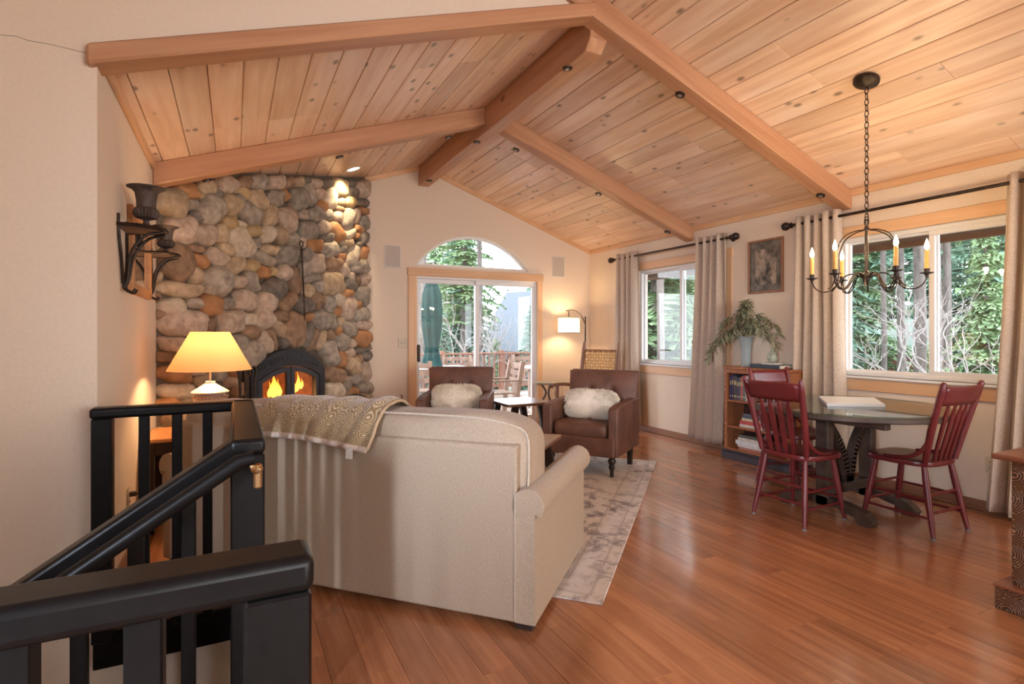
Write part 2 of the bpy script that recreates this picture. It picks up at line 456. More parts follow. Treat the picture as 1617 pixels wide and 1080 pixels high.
# --- beams
def sloped_beam(x0, x1, yc, w, dep, left, m=None):
    f = zl if left else zr
    return MB().prism([(x0, f(x0) - dep), (x1, f(x1) - dep), (x1, f(x1) + .004), (x0, f(x0) + .004)], w, frame((0, yc + w / 2, 0), (1, 0, 0), (0, 0, 1)))
def bev(o, w=.008, seg=1):
    md = o.modifiers.new('bevel', 'BEVEL'); md.width = w; md.segments = seg; md.limit_method = 'ANGLE'; md.angle_limit = .6
    return o
beams = []
rb = MB().prism([(3.06, ZR - .26), (3.00, ZR - .20), (3.00, ZR - .02), (YB, ZR - .02), (YB, ZR - .265), (3.12, ZR - .265)], .135, frame((XM - .0675, 0, 0), (0, 1, 0), (0, 0, 1)))
beams.append(struct('trim_ridge_beam', rb, M_beamy)); bev(beams[-1])
for nm, a in (('trim_rafter_front_right', (-.2, XR, 2.955, .135, .165, False)), ('trim_rafter_back_right', (XM + .06, XR, 4.78, .135, .165, False)),
              ('trim_rafter_back_left', (XL, XM - .06, 4.78, .135, .165, True)), ('trim_rafter_front_left', (XL - .03, XM - .10, 2.955, .15, .085, True))):
    o = struct(nm, sloped_beam(*a), M_beam); bev(o, .010); beams.append(o)
    an = -math.atan(ML) if a[-1] else math.atan(MR)
    o.data.transform(Matrix.Rotation(-an, 4, 'Y')); o.rotation_euler = (0, an, 0)     # grain runs along the rafter

# --- wood trims at the ceiling edge
for nm, ya, yb in (('trim_eave_right', .3, YB),):
    struct(nm, MB().b2(XR - .022, XR, ya, yb, ZE - .055, ZE + .006, .004), M_trim)
struct('trim_eave_left', MB().b2(XL, XL + .022, YF + .1, YB, ZE - .055, ZE + .006, .004), M_trim)
struct('trim_gable_right', MB().prism([(XM, ZR - .055), (XR, ZE - .055), (XR, ZE + .005), (XM, ZR + .005)], .022, frame((0, YB, 0), (1, 0, 0), (0, 0, 1))), M_trimx)
struct('trim_gable_left', MB().prism([(XL, ZE - .055), (XM, ZR - .055), (XM, ZR + .005), (XL, ZE + .005)], .022, frame((0, YB, 0), (1, 0, 0), (0, 0, 1))), M_trimx)

# --- floor and planks
SX, SY0, SY1 = .085, .88, 2.86               # stairwell opening
fb = MB()
fb.b2(XS, XR, YR, SY0, -.16, -.021); fb.b2(SX, XR, SY0, SY1, -.16, -.021); fb.b2(XL, XR, SY1, YB, -.16, -.021)
floor = struct('floor', fb, M_gap)
PW = .127
_pm = {}
def plank_mesh(w, l):
    k = (round(w, 3), round(l, 2))
    if k not in _pm: _pm[k] = MB().box((0, 0, 0), (k[0] - .0008, k[1] - .0008, .02), .0008).mesh('floor_plank', M_floor, 0)
    return _pm[k]
x = XR
while x > XL + .02:
    w = min(PW, x - XL); xm = x - w / 2
    y = .45 if xm > SX else SY1
    end = YB; first = True
    while y < end - .01:
        l = random.choice((1.0, 1.2, 1.4, 1.6)) if not first else random.choice((.5, .8, 1.1, 1.4))
        first = False
        if end - (y + l) < .35: l = end - y
        put('floor_plank', plank_mesh(w, l), floor, (xm, y + l / 2, -.0105))
        y += l
    x -= PW
o = MB().b2(XS, XR, YR, .45, -.021, -.001).b2(XS, SX, .45, SY0, -.021, -.001).build('planks_behind_stairs', M_floor, floor, 0, kind='stuff')
# --- baseboards
struct('baseboard_right', MB().b2(XR - .016, XR, .2, YB, 0, .075, .004), M_base)
struct('baseboard_back', MB().b2(1.5, 1.96, YB - .016, YB, 0, .075, .004).b2(3.93, XR - .016, YB - .016, YB, 0, .075, .004), M_base)
struct('baseboard_left', MB().b2(XL, XL + .016, YF + .1, 4.85, 0, .075, .004), M_base)

# --- right wall windows
def ring(mb, a0, a1, b0, b1, w, x0, x1):
    """rectangular ring in the Y-Z plane"""
    mb.b2(x0, x1, a0, a1, b1 - w, b1, .004); mb.b2(x0, x1, a0, a1, b0, b0 + w, .004)
    mb.b2(x0, x1, a0, a0 + w, b0 + w, b1 - w, .004); mb.b2(x0, x1, a1 - w, a1, b0 + w, b1 - w, .004)
    return mb
for nm, (ya, yb, za, zb, ym) in WIN.items():
    w = put(nm, None, kind='structure')
    ring(MB(), ya, yb, za, zb, .035, XR + .03, XR + .12).build('window_frame', M_vinyl, w, 0)
    s1 = ring(MB(), ya + .03, ym + .028, za + .03, zb - .03, .042, XR + .035, XR + .065).build('sash', M_vinyl, w, 0)
    s2 = ring(MB(), ym - .02, yb - .03, za + .03, zb - .03, .022, XR + .07, XR + .10).build('sash', M_vinyl, w, 0)
    MB().b2(XR + .048, XR + .052, ya + .072, ym - .014, za + .072, zb - .072).build('pane', M_glass, s1, 0)
    MB().b2(XR + .083, XR + .087, ym + .002, yb - .052, za + .052, zb - .052).build('pane', M_glass, s2, 0)
    MB().b2(XR - .02, XR, ya - .10, yb + .03, zb, zb + .095, .004).build('casing_board', M_trim, w, 0)
    MB().b2(XR - .016, XR, ya - .085, ya, za, zb, .004).build('casing_board', M_trimz, w, 0)
    MB().b2(XR - .035, XR + .05, ya - .1, yb + .03, za - .022, za, .006).build('window_sill', M_vinyl, w, 0)
    MB().b2(XR - .018, XR, ya - .1, yb + .02, za - .122, za - .022, .004).build('apron_board', M_trim, w, 0)

# --- sliding patio door and arched window over it
d = put('door_1', None, kind='structure')
def ringx(mb, a0, a1, b0, b1, w, y0, y1, wb=None):
    wb = wb or w
    mb.b2(a0, a1, y0, y1, b1 - w, b1, .004); mb.b2(a0, a1, y0, y1, b0, b0 + wb, .004)
    mb.b2(a0, a0 + w, y0, y1, b0 + wb, b1 - w, .004); mb.b2(a1 - w, a1, y0, y1, b0 + wb, b1 - w, .004)
    return mb
ringx(MB(), DX0, DX1, 0, DZ1, .03, YB + .01, YB + .13).build('door_frame', M_vinyl, d, 0)
sl = ringx(MB(), DX0 + .02, 2.975, .02, DZ1 - .03, .055, YB + .075, YB + .11, .09).build('sash', M_vinyl, d, 0)
fx = ringx(MB(), 2.91, DX1 - .02, .02, DZ1 - .03, .055, YB + .03, YB + .065, .09).build('sash', M_vinyl, d, 0)
MB().b2(DX0 + .07, 2.925, YB + .09, YB + .095, .11, DZ1 - .08).build('pane', M_glass, sl, 0)
MB().b2(2.96, DX1 - .07, YB + .045, YB + .05, .11, DZ1 - .08).build('pane', M_glass, fx, 0)
MB().b2(DX0 + .025, DX0 + .06, YB - .02, YB + .07, .90, 1.12, .008).build('door_pull', mat('dark_bronze_pull', (.05, .03, .02), .4, .6), d, 0)
MB().b2(1.965, DX0 + .012, YB - .02, YB, 0, DZ1 + .002, .004).build('casing_board', M_trimz, d, 0)
MB().b2(DX1 - .012, 3.93, YB - .02, YB, 0, DZ1 + .002, .004).build('casing_board', M_trimz, d, 0)
MB().b2(1.955, 3.94, YB - .028, YB, DZ1 - .005, DZ1 + .10, .005).build('header_board', M_trimx, d, 0)
w3 = put('window_3', None, kind='structure')
MB().prism(arch(.0), .05, frame((0, YB + .13, 0), (1, 0, 0), (0, 0, 1)), holes=[arch(.035)]).build('window_frame', M_vinyl, w3, 0)
MB().prism(arch(.035), .004, frame((0, YB + .11, 0), (1, 0, 0), (0, 0, 1))).build('pane', M_glass, w3, 0)

# --- stairwell: fascia, treads
struct('trim_stair_fascia', MB().b2(XL, SX + .02, SY1 - .02, SY1 + .05, -.155, -.002, .004).b2(SX - .02, SX + .03, SY0, SY1 - .02, -.155, -.002, .004), M_black)
st = put('floor_stairs', None, kind='structure')
for i in range(8):
    MB().b2(SX - .27 * (i + 1) - .02, SX - .27 * i, SY0, 1.80, -.19 * (i + 1) - .03, -.19 * (i + 1), .006).build('tread', M_floor, st, 0)
    MB().b2(SX - .27 * i - .015, SX - .27 * i, SY0, 1.80, -.19 * (i + 1), -.19 * i - .03).build('riser', M_wall, st, 0)
struct('wall_stairwell', MB().b2(SX, SX + .05, SY0, SY1, -2.7, -.155).b2(XS, SX, SY0 - .05, SY0, -2.7, -.16), M_wall)

# --- railings
def prof_rail(mb, p0, p1, w, h, bevel=.012):
    """handrail bar with chamfered edges from p0 to p1 (top centre line)"""
    p0, p1 = Vector(p0), Vector(p1); dx = (p1 - p0); L_ = dx.length; x = dx.normalized()
    y = Vector((0, 0, 1)).cross(x).normalized(); z = x.cross(y)
    return mb.box((L_ / 2, 0, -h / 2), (L_, w, h), 0, frame(p0, x, y, z))
RZ = .953
def balu(par, x, y, z0, z1, w=.038):
    return MB().b2(x - w / 2, x + w / 2, y - w / 2, y + w / 2, z0, z1, .003).build('baluster', M_black, par, 0)
g1 = thing('stair_railing', 'black stair railing with sloping handrail in front of the beige sofa', 'railing')
yA, xB, yC = 2.815, .035, 1.81
bev(prof_rail(MB(), (XL, yA, RZ), (xB + .045, yA, RZ), .085, .045).build('cap_rail', M_black, g1, 30), .013, 3)
bev(prof_rail(MB(), (xB, yA + .04, RZ), (xB, yC - .045, RZ), .095, .045).build('cap_rail', M_black, g1, 30), .013, 3)
MB().b2(XL + .005, XL + .075, yA - .035, yA + .035, -.02, RZ - .045, .004).build('wall_post', M_black, g1, 0)
MB().b2(xB - .045, xB + .045, yC - .045, yC + .045, -.16, RZ - .045, .005).build('newel_post', M_black, g1, 0)
MB().b2(xB - .045, xB + .045, yA - .045, yA + .045, -.10, RZ - .045, .005).build('newel_post', M_black, g1, 0)
for xx in (-.345, -.224, -.107): balu(g1, xx, yA, -.02, RZ - .03)
for k in range(6): balu(g1, xB, 1.93 + k * .127, -.01, RZ - .03)
SL = .66
bev(prof_rail(MB(), (xB - .035, yC, RZ), (xB - 1.25, yC, RZ - 1.215 * SL), .085, .05).build('sloped_rail', M_black, g1, 30), .013, 3)
for k in range(9):
    xx = -.116 - .1245 * k
    balu(g1, xx, yC, -1.1 if k > 0 else -.4, RZ - (xB - .035 - xx) * SL - .04, .036)
hr = MB().tube([(xB + .015, yC - .115, RZ - .040), (xB - .02, yC - .115, RZ - .045), (xB - 1.25, yC - .115, RZ - .045 - 1.23 * SL)], .021, 14).build('handrail', M_black, g1, 40)
bk = MB()
bk.box((xB + .026, yC - .05, .845), (.024, .012, .075), .006)
bk.tube(spline([(xB + .026, yC - .055, .865), (xB + .022, yC - .09, .868), (xB + .012, yC - .115, .88), (xB + .008, yC - .115, .895)], 5), .008, 8)
bk.lathe([(0, -.006), (.010, -.004), (.010, .004), (0, .006)], 10, (xB + .030, yC - .060, .868))
bk.build('rail_bracket', M_brass, hr, 35)
g2 = thing('stair_guard_rail', 'black wooden guard rail with thick flat cap at the top of the stairs', 'railing')
yN = .842
bev(prof_rail(MB(), (-1.9, yN, RZ), (.10, yN, RZ), .086, .05, .014).build('cap_rail', M_black, g2, 30), .013, 3)
MB().b2(.0117, .0956, yN - .042, yN + .042, -.02, RZ - .05, .004).build('newel_post', M_black, g2, 0)
for xx in (-.102, -.232, -.362, -.492, -.622, -.752, -.88, -1.01, -1.14, -1.27, -1.4, -1.53, -1.66, -1.79): balu(g2, xx, yN, -.02, RZ - .04, .042)

ck = [ony(a, b, YF - .0315) for a, b in ((0, 55), (25, 57), (45, 64), (80, 70), (105, 76), (128, 82), (146, 84))]
MB().tube(ck, .0012, 4).build('drywall_crack', mat('crack_line', (.30, .23, .17), .9), bpy.data.objects['wall_front'], 0)  # thin dark strip along the crack in the drywall
# ------------------------------------------------------------------ river stone chimney in the corner
SU = Vector((2.05, 1.94, 0)).normalized(); SN = Vector((SU.y, -SU.x, 0))
SO = Vector((XL, 4.86, 0)); SK = SN.dot(SO)
SF = frame(SO - SN * .05, SU, (0, 0, 1))           # mortar face frame: x along the face, y up, z to the room
def uz(u, v):
    p = on_plane(u, v, SN, SK); return (p - SO).dot(SU), p.z
STONE = {
 'G': mat('grey_river_stone', (.20, .165, .13), .8, scale=16, col2=(.44, .37, .29), bump=.9, rand=.18, detail=9, contrast=1.25),
 'D': mat('dark_river_stone', (.11, .09, .075), .75, scale=15, col2=(.27, .225, .18), bump=.8, rand=.18, detail=9, contrast=1.25),
 'B': mat('brown_river_stone', (.17, .10, .06), .75, scale=14, col2=(.38, .245, .15), bump=.8, rand=.16, detail=9, contrast=1.25),
 'O': mat('rust_river_stone', (.32, .145, .06), .7, scale=11, col2=(.52, .265, .115), bump=.6, rand=.14, detail=8, contrast=1.2),
 'T': mat('tan_river_stone', (.31, .215, .13), .78, scale=15, col2=(.56, .42, .27), bump=.8, rand=.15, detail=9, contrast=1.25),
 'P': mat('pale_pink_river_stone', (.36, .26, .19), .8, scale=18, col2=(.60, .47, .36), bump=.9, rand=.12, detail=10, contrast=1.25),
 'L': mat('cream_river_stone', (.46, .36, .25), .8, scale=16, col2=(.72, .61, .46), bump=.9, rand=.10, detail=10, contrast=1.25),
 'Y': mat('ochre_river_stone', (.38, .25, .12), .74, scale=12, col2=(.60, .43, .22), bump=.6, rand=.12, detail=8, contrast=1.2)}
fire = thing('stone_chimney', 'corner chimney breast of rounded river stones rising to the pine ceiling', 'fireplace')
LU = (Vector((1.52, 6.80, 0)) - SO).dot(SU)
def uzi(u, v):
    p = on_plane(u, v, SN, SK + .06); return (p - SO).dot(SU), p.z
iuL, _z = uzi(396, 600); iuR, _z = uzi(512, 600); iuC = (iuL + iuR) / 2; IW = (iuR - iuL) / 2
izT = uzi(456, 551)[1]; izS = uzi(512, 582)[1]; IZ0 = .18
def seg_arch(hw, z0, zs, zt, n=18):
    rise = zt - zs; r = (hw * hw + rise * rise) / (2 * rise); a = math.asin(min(1, hw / r)); cz = zt - r
    pts = [(iuC - hw, z0), (iuC + hw, z0)]
    for i in range(n + 1):
        t = a - 2 * a * i / n; pts.append((iuC + r * math.sin(t), cz + r * math.cos(t)))
    return pts
def utop(u): return zl(SO.x + SU.x * u) - .012
mb = MB().prism([(-.02, 0), (LU, 0), (LU, utop(LU)), (-.02, utop(0))], .05, SF @ Matrix.Translation((0, 0, -.05)), holes=[seg_arch(IW - .03, IZ0 + .02, izS - .03, izT - .03)])
mb.build('mortar', mat('grey_brown_mortar', (.13, .10, .075), .95, scale=30, bump=.5, var=.3), fire, 0)

def stone(px, py, w, h, rot, kind, seed, dep=None):
    rnd = random.Random(seed); ca, sa = math.cos(math.radians(rot)), math.sin(math.radians(rot))
    ph = [rnd.uniform(0, 6.28) for _ in range(4)]; am = [rnd.uniform(.02, .07) for _ in range(4)]
    e2 = rnd.uniform(.62, .88); c0 = on_plane(px, py, SN, SK)
    c0 = c0 - SN * .055
    mpx = (onz_d(px, py)) / FPX
    th = dep or max(.055, min(.14, .30 * min(w, h) * mpx + .045))
    def fn(q, p):
        an = math.atan2(p.y, p.x)
        k = 1 + sum(am[i] * math.sin((i + 2) * an + ph[i]) for i in range(4))
        a, b = p.x * k * w * .55, p.y * k * h * .55
        X = on_plane(px + a * ca - b * sa, py + a * sa + b * ca, SN, SK)
        X = X - SN * .055 + SN * (p.z * th)
        nn = noise.noise(Vector((X.x * 9 + seed, X.y * 9, X.z * 9)))
        n2 = noise.noise(Vector((X.x * 26, X.y * 26 + seed, X.z * 26)))
        X += SN * (nn * .02 + n2 * .006) * (0.3 + abs(p.z))
        X.z = min(X.z, utop((X - SO).dot(SU)) - .004)
        return X - c0
    o = MB().blob((0, 0, 0), (2, 2, 2), .85, e2, 18, 10, None, fn).build('stone', STONE[kind], fire, 50)
    o.location = c0
    return o
def onz_d(px, py):
    p = on_plane(px, py, SN, SK); return p.x * _s + p.y * _c
TILES = [
 (240, 265, "290,480,500,410,15,T 530,320,370,220,10,O 820,270,240,220,0,T 1095,240,300,260,0,P 1340,210,200,220,30,B 1540,200,250,230,0,G 600,520,170,180,0,G 725,380,100,110,0,T 940,370,150,190,20,D 870,590,400,430,25,G 1145,520,310,310,30,T 1265,440,120,200,-35,G 1325,355,215,170,25,Y 1530,460,240,340,-25,T 1430,650,400,260,35,G 655,705,225,195,25,D 430,880,430,390,10,P 755,945,390,310,0,P 1015,930,225,275,-5,T 1140,765,225,210,-15,Y 1305,805,150,110,25,L 1480,890,215,175,5,Y 1280,1060,330,450,-20,L 1505,1070,125,150,0,G"),
 (415, 265, "230,205,235,225,0,P 410,210,150,180,20,B 540,200,150,160,0,T 655,175,100,90,0,D 780,225,175,150,15,P 945,225,165,130,0,D 1120,280,215,260,0,T 1290,220,125,95,0,D 1440,300,195,255,0,P 1300,350,205,155,20,D 200,425,255,240,15,G 350,385,105,180,-25,O 545,440,280,310,-15,G 700,370,150,320,-22,G 830,370,160,180,10,P 985,440,180,300,-5,L 1130,480,140,130,25,T 1260,485,195,155,15,Y 1435,490,175,125,10,D 865,540,175,160,30,O 1120,575,150,90,20,B 1455,610,145,105,10,O 1355,680,85,225,0,P 1460,780,145,220,-10,G 140,670,195,315,10,T 375,740,250,390,-25,P 465,620,90,290,-18,B 610,660,175,150,10,G 780,650,245,220,25,G 950,650,120,190,0,G 1090,690,145,150,15,P 1235,720,170,320,15,G 670,890,285,275,15,G 895,840,195,205,5,P 1075,910,165,320,-22,O 1240,930,195,150,-20,L 1390,870,165,110,25,O 1360,960,80,100,0,O 1460,990,130,190,0,D 930,990,225,145,-5,D 100,940,205,265,10,L 280,950,195,280,-20,T 460,1020,170,220,-10,G 590,1055,105,170,0,P"),
 (240, 375, "90,110,90,130,0,T 390,350,460,510,10,B 630,150,285,140,15,B 715,335,255,200,20,O 960,280,335,240,30,P 1095,165,290,175,20,T 1200,390,290,265,-10,T 1445,395,205,190,10,Y 1600,290,430,170,25,G 655,540,210,255,-15,T 945,620,430,450,-15,G 1255,625,205,205,0,P 1435,630,210,330,-28,G 440,735,640,235,4,T 335,985,375,255,10,L 640,930,265,160,10,G 860,960,345,315,15,O 1120,935,205,185,0,G 1345,890,305,305,10,P 110,560,110,180,0,T 110,830,90,170,0,B"),
 (415, 375, "30,490,205,195,0,O 175,480,95,150,0,Y 135,170,255,150,10,T 370,250,310,280,5,G 330,500,235,235,0,P 480,610,170,390,-12,B 185,730,320,330,20,D 70,905,300,315,15,P 390,910,175,300,28,B 590,950,290,260,20,D 760,110,210,195,0,O 660,240,145,195,20,G 630,440,140,220,0,G 790,360,210,290,-5,P 715,575,265,130,-20,G 970,170,255,225,-20,G 1220,70,195,135,0,T 1390,105,95,130,0,D 1150,170,125,140,0,D 1020,380,245,230,10,B 1140,270,135,125,0,O 1300,250,170,300,25,L 1455,220,125,220,0,O 1390,410,265,205,-5,G 1170,450,125,270,-20,P 1005,650,325,330,15,T 1285,550,115,130,-15,P 1365,600,90,160,-10,B 1465,590,145,185,0,P 1265,670,215,160,20,D 1205,785,195,130,-5,O 670,760,165,220,10,T 820,700,140,190,-15,G 785,900,245,240,20,B 950,940,195,255,-15,G 1100,880,160,190,20,L 1240,1000,210,320,5,P 1440,820,190,280,0,G 1325,820,85,120,0,G 1380,950,105,125,0,O"),
 (240, 485, "480,220,665,385,5,P 870,240,140,205,10,B 1140,210,365,340,0,P 1415,170,205,190,0,L 1430,360,265,215,15,B 1270,500,255,225,15,G 1440,690,370,440,-25,G 360,530,425,225,5,P 290,710,375,175,0,B 370,960,495,225,5,O 680,920,235,115,0,P 1000,970,225,165,0,G 760,1030,260,170,-20,T 1175,950,135,125,0,O 1150,1060,165,160,0,P 180,110,170,140,0,B 400,1200,500,240,0,L 880,1220,300,200,0,G 1250,1180,180,220,0,B"),
 (415, 485, "40,150,280,340,10,P 60,510,190,335,-15,P 285,125,185,155,10,B 270,310,150,270,-28,T 320,510,130,190,0,D 470,330,285,520,5,B 150,460,140,335,-20,B 660,400,150,375,15,D 745,450,115,340,15,B 845,470,130,290,15,T 685,140,125,125,0,O 860,180,255,305,0,G 980,400,130,170,-30,B 1025,210,120,265,-5,G 1135,205,95,145,0,T 1095,345,115,145,0,O 1245,300,200,265,-15,G 1140,490,205,255,10,G 1280,515,115,145,0,P 1440,450,245,245,10,O 1455,255,215,145,5,P 1420,100,245,190,-15,G 1080,60,155,135,0,O 1445,590,225,110,-15,D 975,660,235,400,-20,G 1265,645,155,130,-10,P 1150,740,130,245,0,O 1490,690,155,145,0,D 1310,830,190,285,-15,T 1400,740,95,160,-25,B 1480,920,160,295,0,P 1050,970,310,240,10,B 1360,1010,140,190,20,G"),
 (370, 540, "1.555,0,0,0,0,z 920,450,185,175,0,L 1030,375,110,140,20,G 1090,445,115,90,10,O 1210,420,135,115,0,G 1045,480,80,80,0,B 1210,505,135,90,0,T 1110,520,110,80,0,G")]
ns = 0
for ox, oy, txt in TILES:
    sc = 180.0 / 1617
    for it in txt.split():
        a, b, w, h, r, k = it.split(',')
        if k == 'z': sc = 280.0 / 1617; continue
        ns += 1
        stone(ox + float(a) * sc, oy + float(b) * sc, float(w) * sc, float(h) * sc, float(r), k, ns)
rr = random.Random(5)
for row, y in enumerate(range(640, 800, 24)):           # the low courses, mostly behind the sofa
    x = 252 + 9 * (row % 2)
    while x < 590:
        w = rr.uniform(24, 44) if x < 400 else rr.uniform(18, 28)
        px = x + w / 2; p = on_plane(px, y, SN, SK); u_ = (p - SO).dot(SU)
        if p.z > .05 and u_ < LU - .05 and not (iuL - .10 < u_ < iuR + .10):
            ns += 1; stone(px, y, w, rr.uniform(22, 28), rr.uniform(-12, 12), rr.choice('GGDBTTPPOL'), ns)
        x += w + 1

# damper chain hanging on the stones
ch = MB()
p0 = on_plane(476, 390, SN, SK + .10); p1 = on_plane(480, 470, SN, SK + .10); p2 = on_plane(481, 505, SN, SK + .10)
ch.tube([p0, p0 * .5 + p1 * .5, p1], .008, 6); 
ch.tube([p0 + SU * (.025 * math.cos(t)) + Vector((0, 0, .03 + .03 * math.sin(t))) for t in [i * PI / 6 for i in range(12)]], .006, 6, closed=True)
for i in range(9):
    c = p1 + (p2 - p1) * (i + .5) / 9
    ax = SU if i % 2 else SN
    ch.tube([c + ax * (.008 * math.cos(t)) + Vector((0, 0, .017 * math.sin(t))) for t in [j * PI / 4 for j in range(8)]], .003, 4, closed=True)
ch.build('damper_chain', M_iron, None, 40, label='thin dark iron rod and chain hanging down the stones above the firebox', category='chain')

# --- fireplace insert
M_ins = mat('black_cast_metal', (.022, .024, .032), .42, .3, var=.2, scale=50, bump=.05)
ins = thing('fireplace_insert', 'black arched metal fireplace insert with twin glass doors and burning fire', 'fireplace insert')
FS = SF @ Matrix.Translation((0, 0, .0))
def lp(u, z, n): return SF @ Vector((u, z, n))
MB().prism(seg_arch(IW, IZ0, izS, izT), .10, FS @ Matrix.Translation((0, 0, .02)), holes=[seg_arch(IW - .085, IZ0 + .10, izS - .055, izT - .165)]).build('surround', M_ins, ins, 0)
dz, ds, dt = IZ0 + .105, izS - .06, izT - .17
hw = IW - .09
rise = dt - ds; r_ = (hw * hw + rise * rise) / (2 * rise); czz = dt - r_
def atop(u): return czz + math.sqrt(max(0, r_ * r_ - (u - iuC) ** 2))
# louvre slots in the arch: small raised bars
lv = MB()
for i in range(31):
    u_ = iuC + (i - 15) / 15 * (IW * .80)
    z_ = atop(iuC + (u_ - iuC) * .9) + .085
    sl_ = -(u_ - iuC) / r_
    Mx = SF @ Matrix.Translation((u_, z_, .125)) @ Matrix.Rotation(math.atan(sl_), 4, 'Z')
    lv.box((0, 0, 0), (.011, .048, .012), .002, Mx)
lv.build('louvre_bars', mat('grey_metal_louvre', (.085, .085, .10), .4, .4), ins, 0)
M_fglass = glass_pane('firebox_glass', .04, (.95, .9, .85))
for sgn in (-1, 1):
    n = 10; us = [iuC + sgn * (.006 + (hw - .006) * i / n) for i in range(n + 1)]
    outer = [(us[0], dz), (us[-1], dz)] + [(u_, atop(u_) - .004) for u_ in reversed(us)]
    b_ = .045
    ui = [iuC + sgn * (.006 + b_ + (hw - .006 - 2 * b_) * i / n) for i in range(n + 1)]
    inner = [(ui[0], dz + b_), (ui[-1], dz + b_)] + [(u_, atop(u_) - b_ - .004) for u_ in reversed(ui)]
    dr = MB().prism(outer, .03, FS @ Matrix.Translation((0, 0, .085)), holes=[inner]).build('door', mat('dark_slate_metal', (.05, .055, .07), .45, .4), ins, 0)
    MB().prism(inner, .004, FS @ Matrix.Translation((0, 0, .095))).build('pane', M_fglass, dr, 0)
MB().tube([lp(iuC + .018, dz + .30, .14), lp(iuC + .02, dz + .24, .15), lp(iuC + .05, dz + .13, .145)], [.012, .011, .008], 8).box((0, 0, 0), (.07, .02, .02), .004, SF @ Matrix.Translation((iuC, dz + .30, .125))).build('door_handle', M_black, ins, 40)
# firebox
fbx = MB(); D_ = -.42
pts = seg_arch(IW - .035, IZ0 + .03, izS - .035, izT - .04, 12)
n = len(pts)
vs = [lp(a, b, .03) for a, b in pts] + [lp(iuC + (a - iuC) * .8, b, D_) for a, b in pts]
fbx.raw(vs, [(i, (i + 1) % n, (i + 1) % n + n, i + n) for i in range(n)] + [tuple(range(n, 2 * n))])
fbx.build('firebox', mat('firebrick', (.22, .10, .06), .9, scale=18, var=.4, bump=.3), ins, 0)
M_log = mat('charred_log', (.05, .038, .03), .95, scale=20, col2=(.16, .12, .09), bump=.8)
fl = IZ0 + .05
for (u0, z0, n0, u1, z1, n1, r) in ((-.30, .07, -.12, .02, .20, -.25, .05), (.02, .09, -.02, .34, .27, -.12, .06), (-.25, .05, -.02, .28, .06, -.08, .055), (-.05, .10, -.2, .30, .12, -.26, .05), (-.33, .18, -.25, -.1, .08, -.05, .04)):
    a, b = Vector(lp(iuC + u0, fl + z0, n0)), Vector(lp(iuC + u1, fl + z1, n1))
    P_ = [a + (b - a) * t + Vector((0, 0, .012 * math.sin(9 * t + u0 * 30))) for t in (0, .25, .5, .75, 1)]
    MB().tube(P_, [r * .9, r, r * .95, r * 1.03, r * .85], 9).build('log', M_log, ins, 45)
M_fl = bpy.data.materials.new('fire_flame'); M_fl.use_nodes = True
N = M_fl.node_tree.nodes; Lk = M_fl.node_tree.links; N.remove(N['Principled BSDF'])
e = N.new('ShaderNodeEmission'); tc = N.new('ShaderNodeTexCoord'); sx = N.new('ShaderNodeSeparateXYZ'); cr = N.new('ShaderNodeValToRGB')
cr.color_ramp.elements[0].color = (1, .62, .10, 1); cr.color_ramp.elements[1].color = (1, .25, .02, 1); cr.color_ramp.elements[0].position = .35
Lk.new(tc.outputs['Generated'], sx.inputs[0]); Lk.new(sx.outputs['Z'], cr.inputs[0]); Lk.new(cr.outputs[0], e.inputs[0]); e.inputs[1].default_value = 1.7
Lk.new(e.outputs[0], N['Material Output'].inputs[0])
def flame(px, py, hh, ww, nd):
    p = on_plane(px, py, SN, SK + nd)
    P_ = [(0, .3), (.12, .75), (.28, 1.0), (.45, .8), (.62, .5), (.8, .22), (1, 0)]
    pts = [Vector((0, 0, hh * t)) + SU * (ww * .25 * math.sin(t * 5 + px)) for t, _ in P_]
    o = MB().tube(pts, [max(.002, ww * .5 * r) for _, r in P_], 8).build('flame', M_fl, ins, 60); o.location = p
for a in ((433, 630, .26, .06, -.06), (426, 627, .15, .05, -.1), (440, 627, .18, .05, -.1), (430, 628, .20, .04, -.08), (470, 618, .20, .05, -.04), (465, 620, .13, .045, -.06), (476, 614, .11, .04, -.06)): flame(*a)
fl_ = bpy.data.lights.new('fire_glow', 'POINT'); fl_.energy = 9; fl_.color = (1, .42, .12); fl_.shadow_soft_size = .06
fo = bpy.data.objects.new('fire_glow', fl_); COL.objects.link(fo); fo.location = lp(iuC, fl + .28, -.12); fo.parent = ins
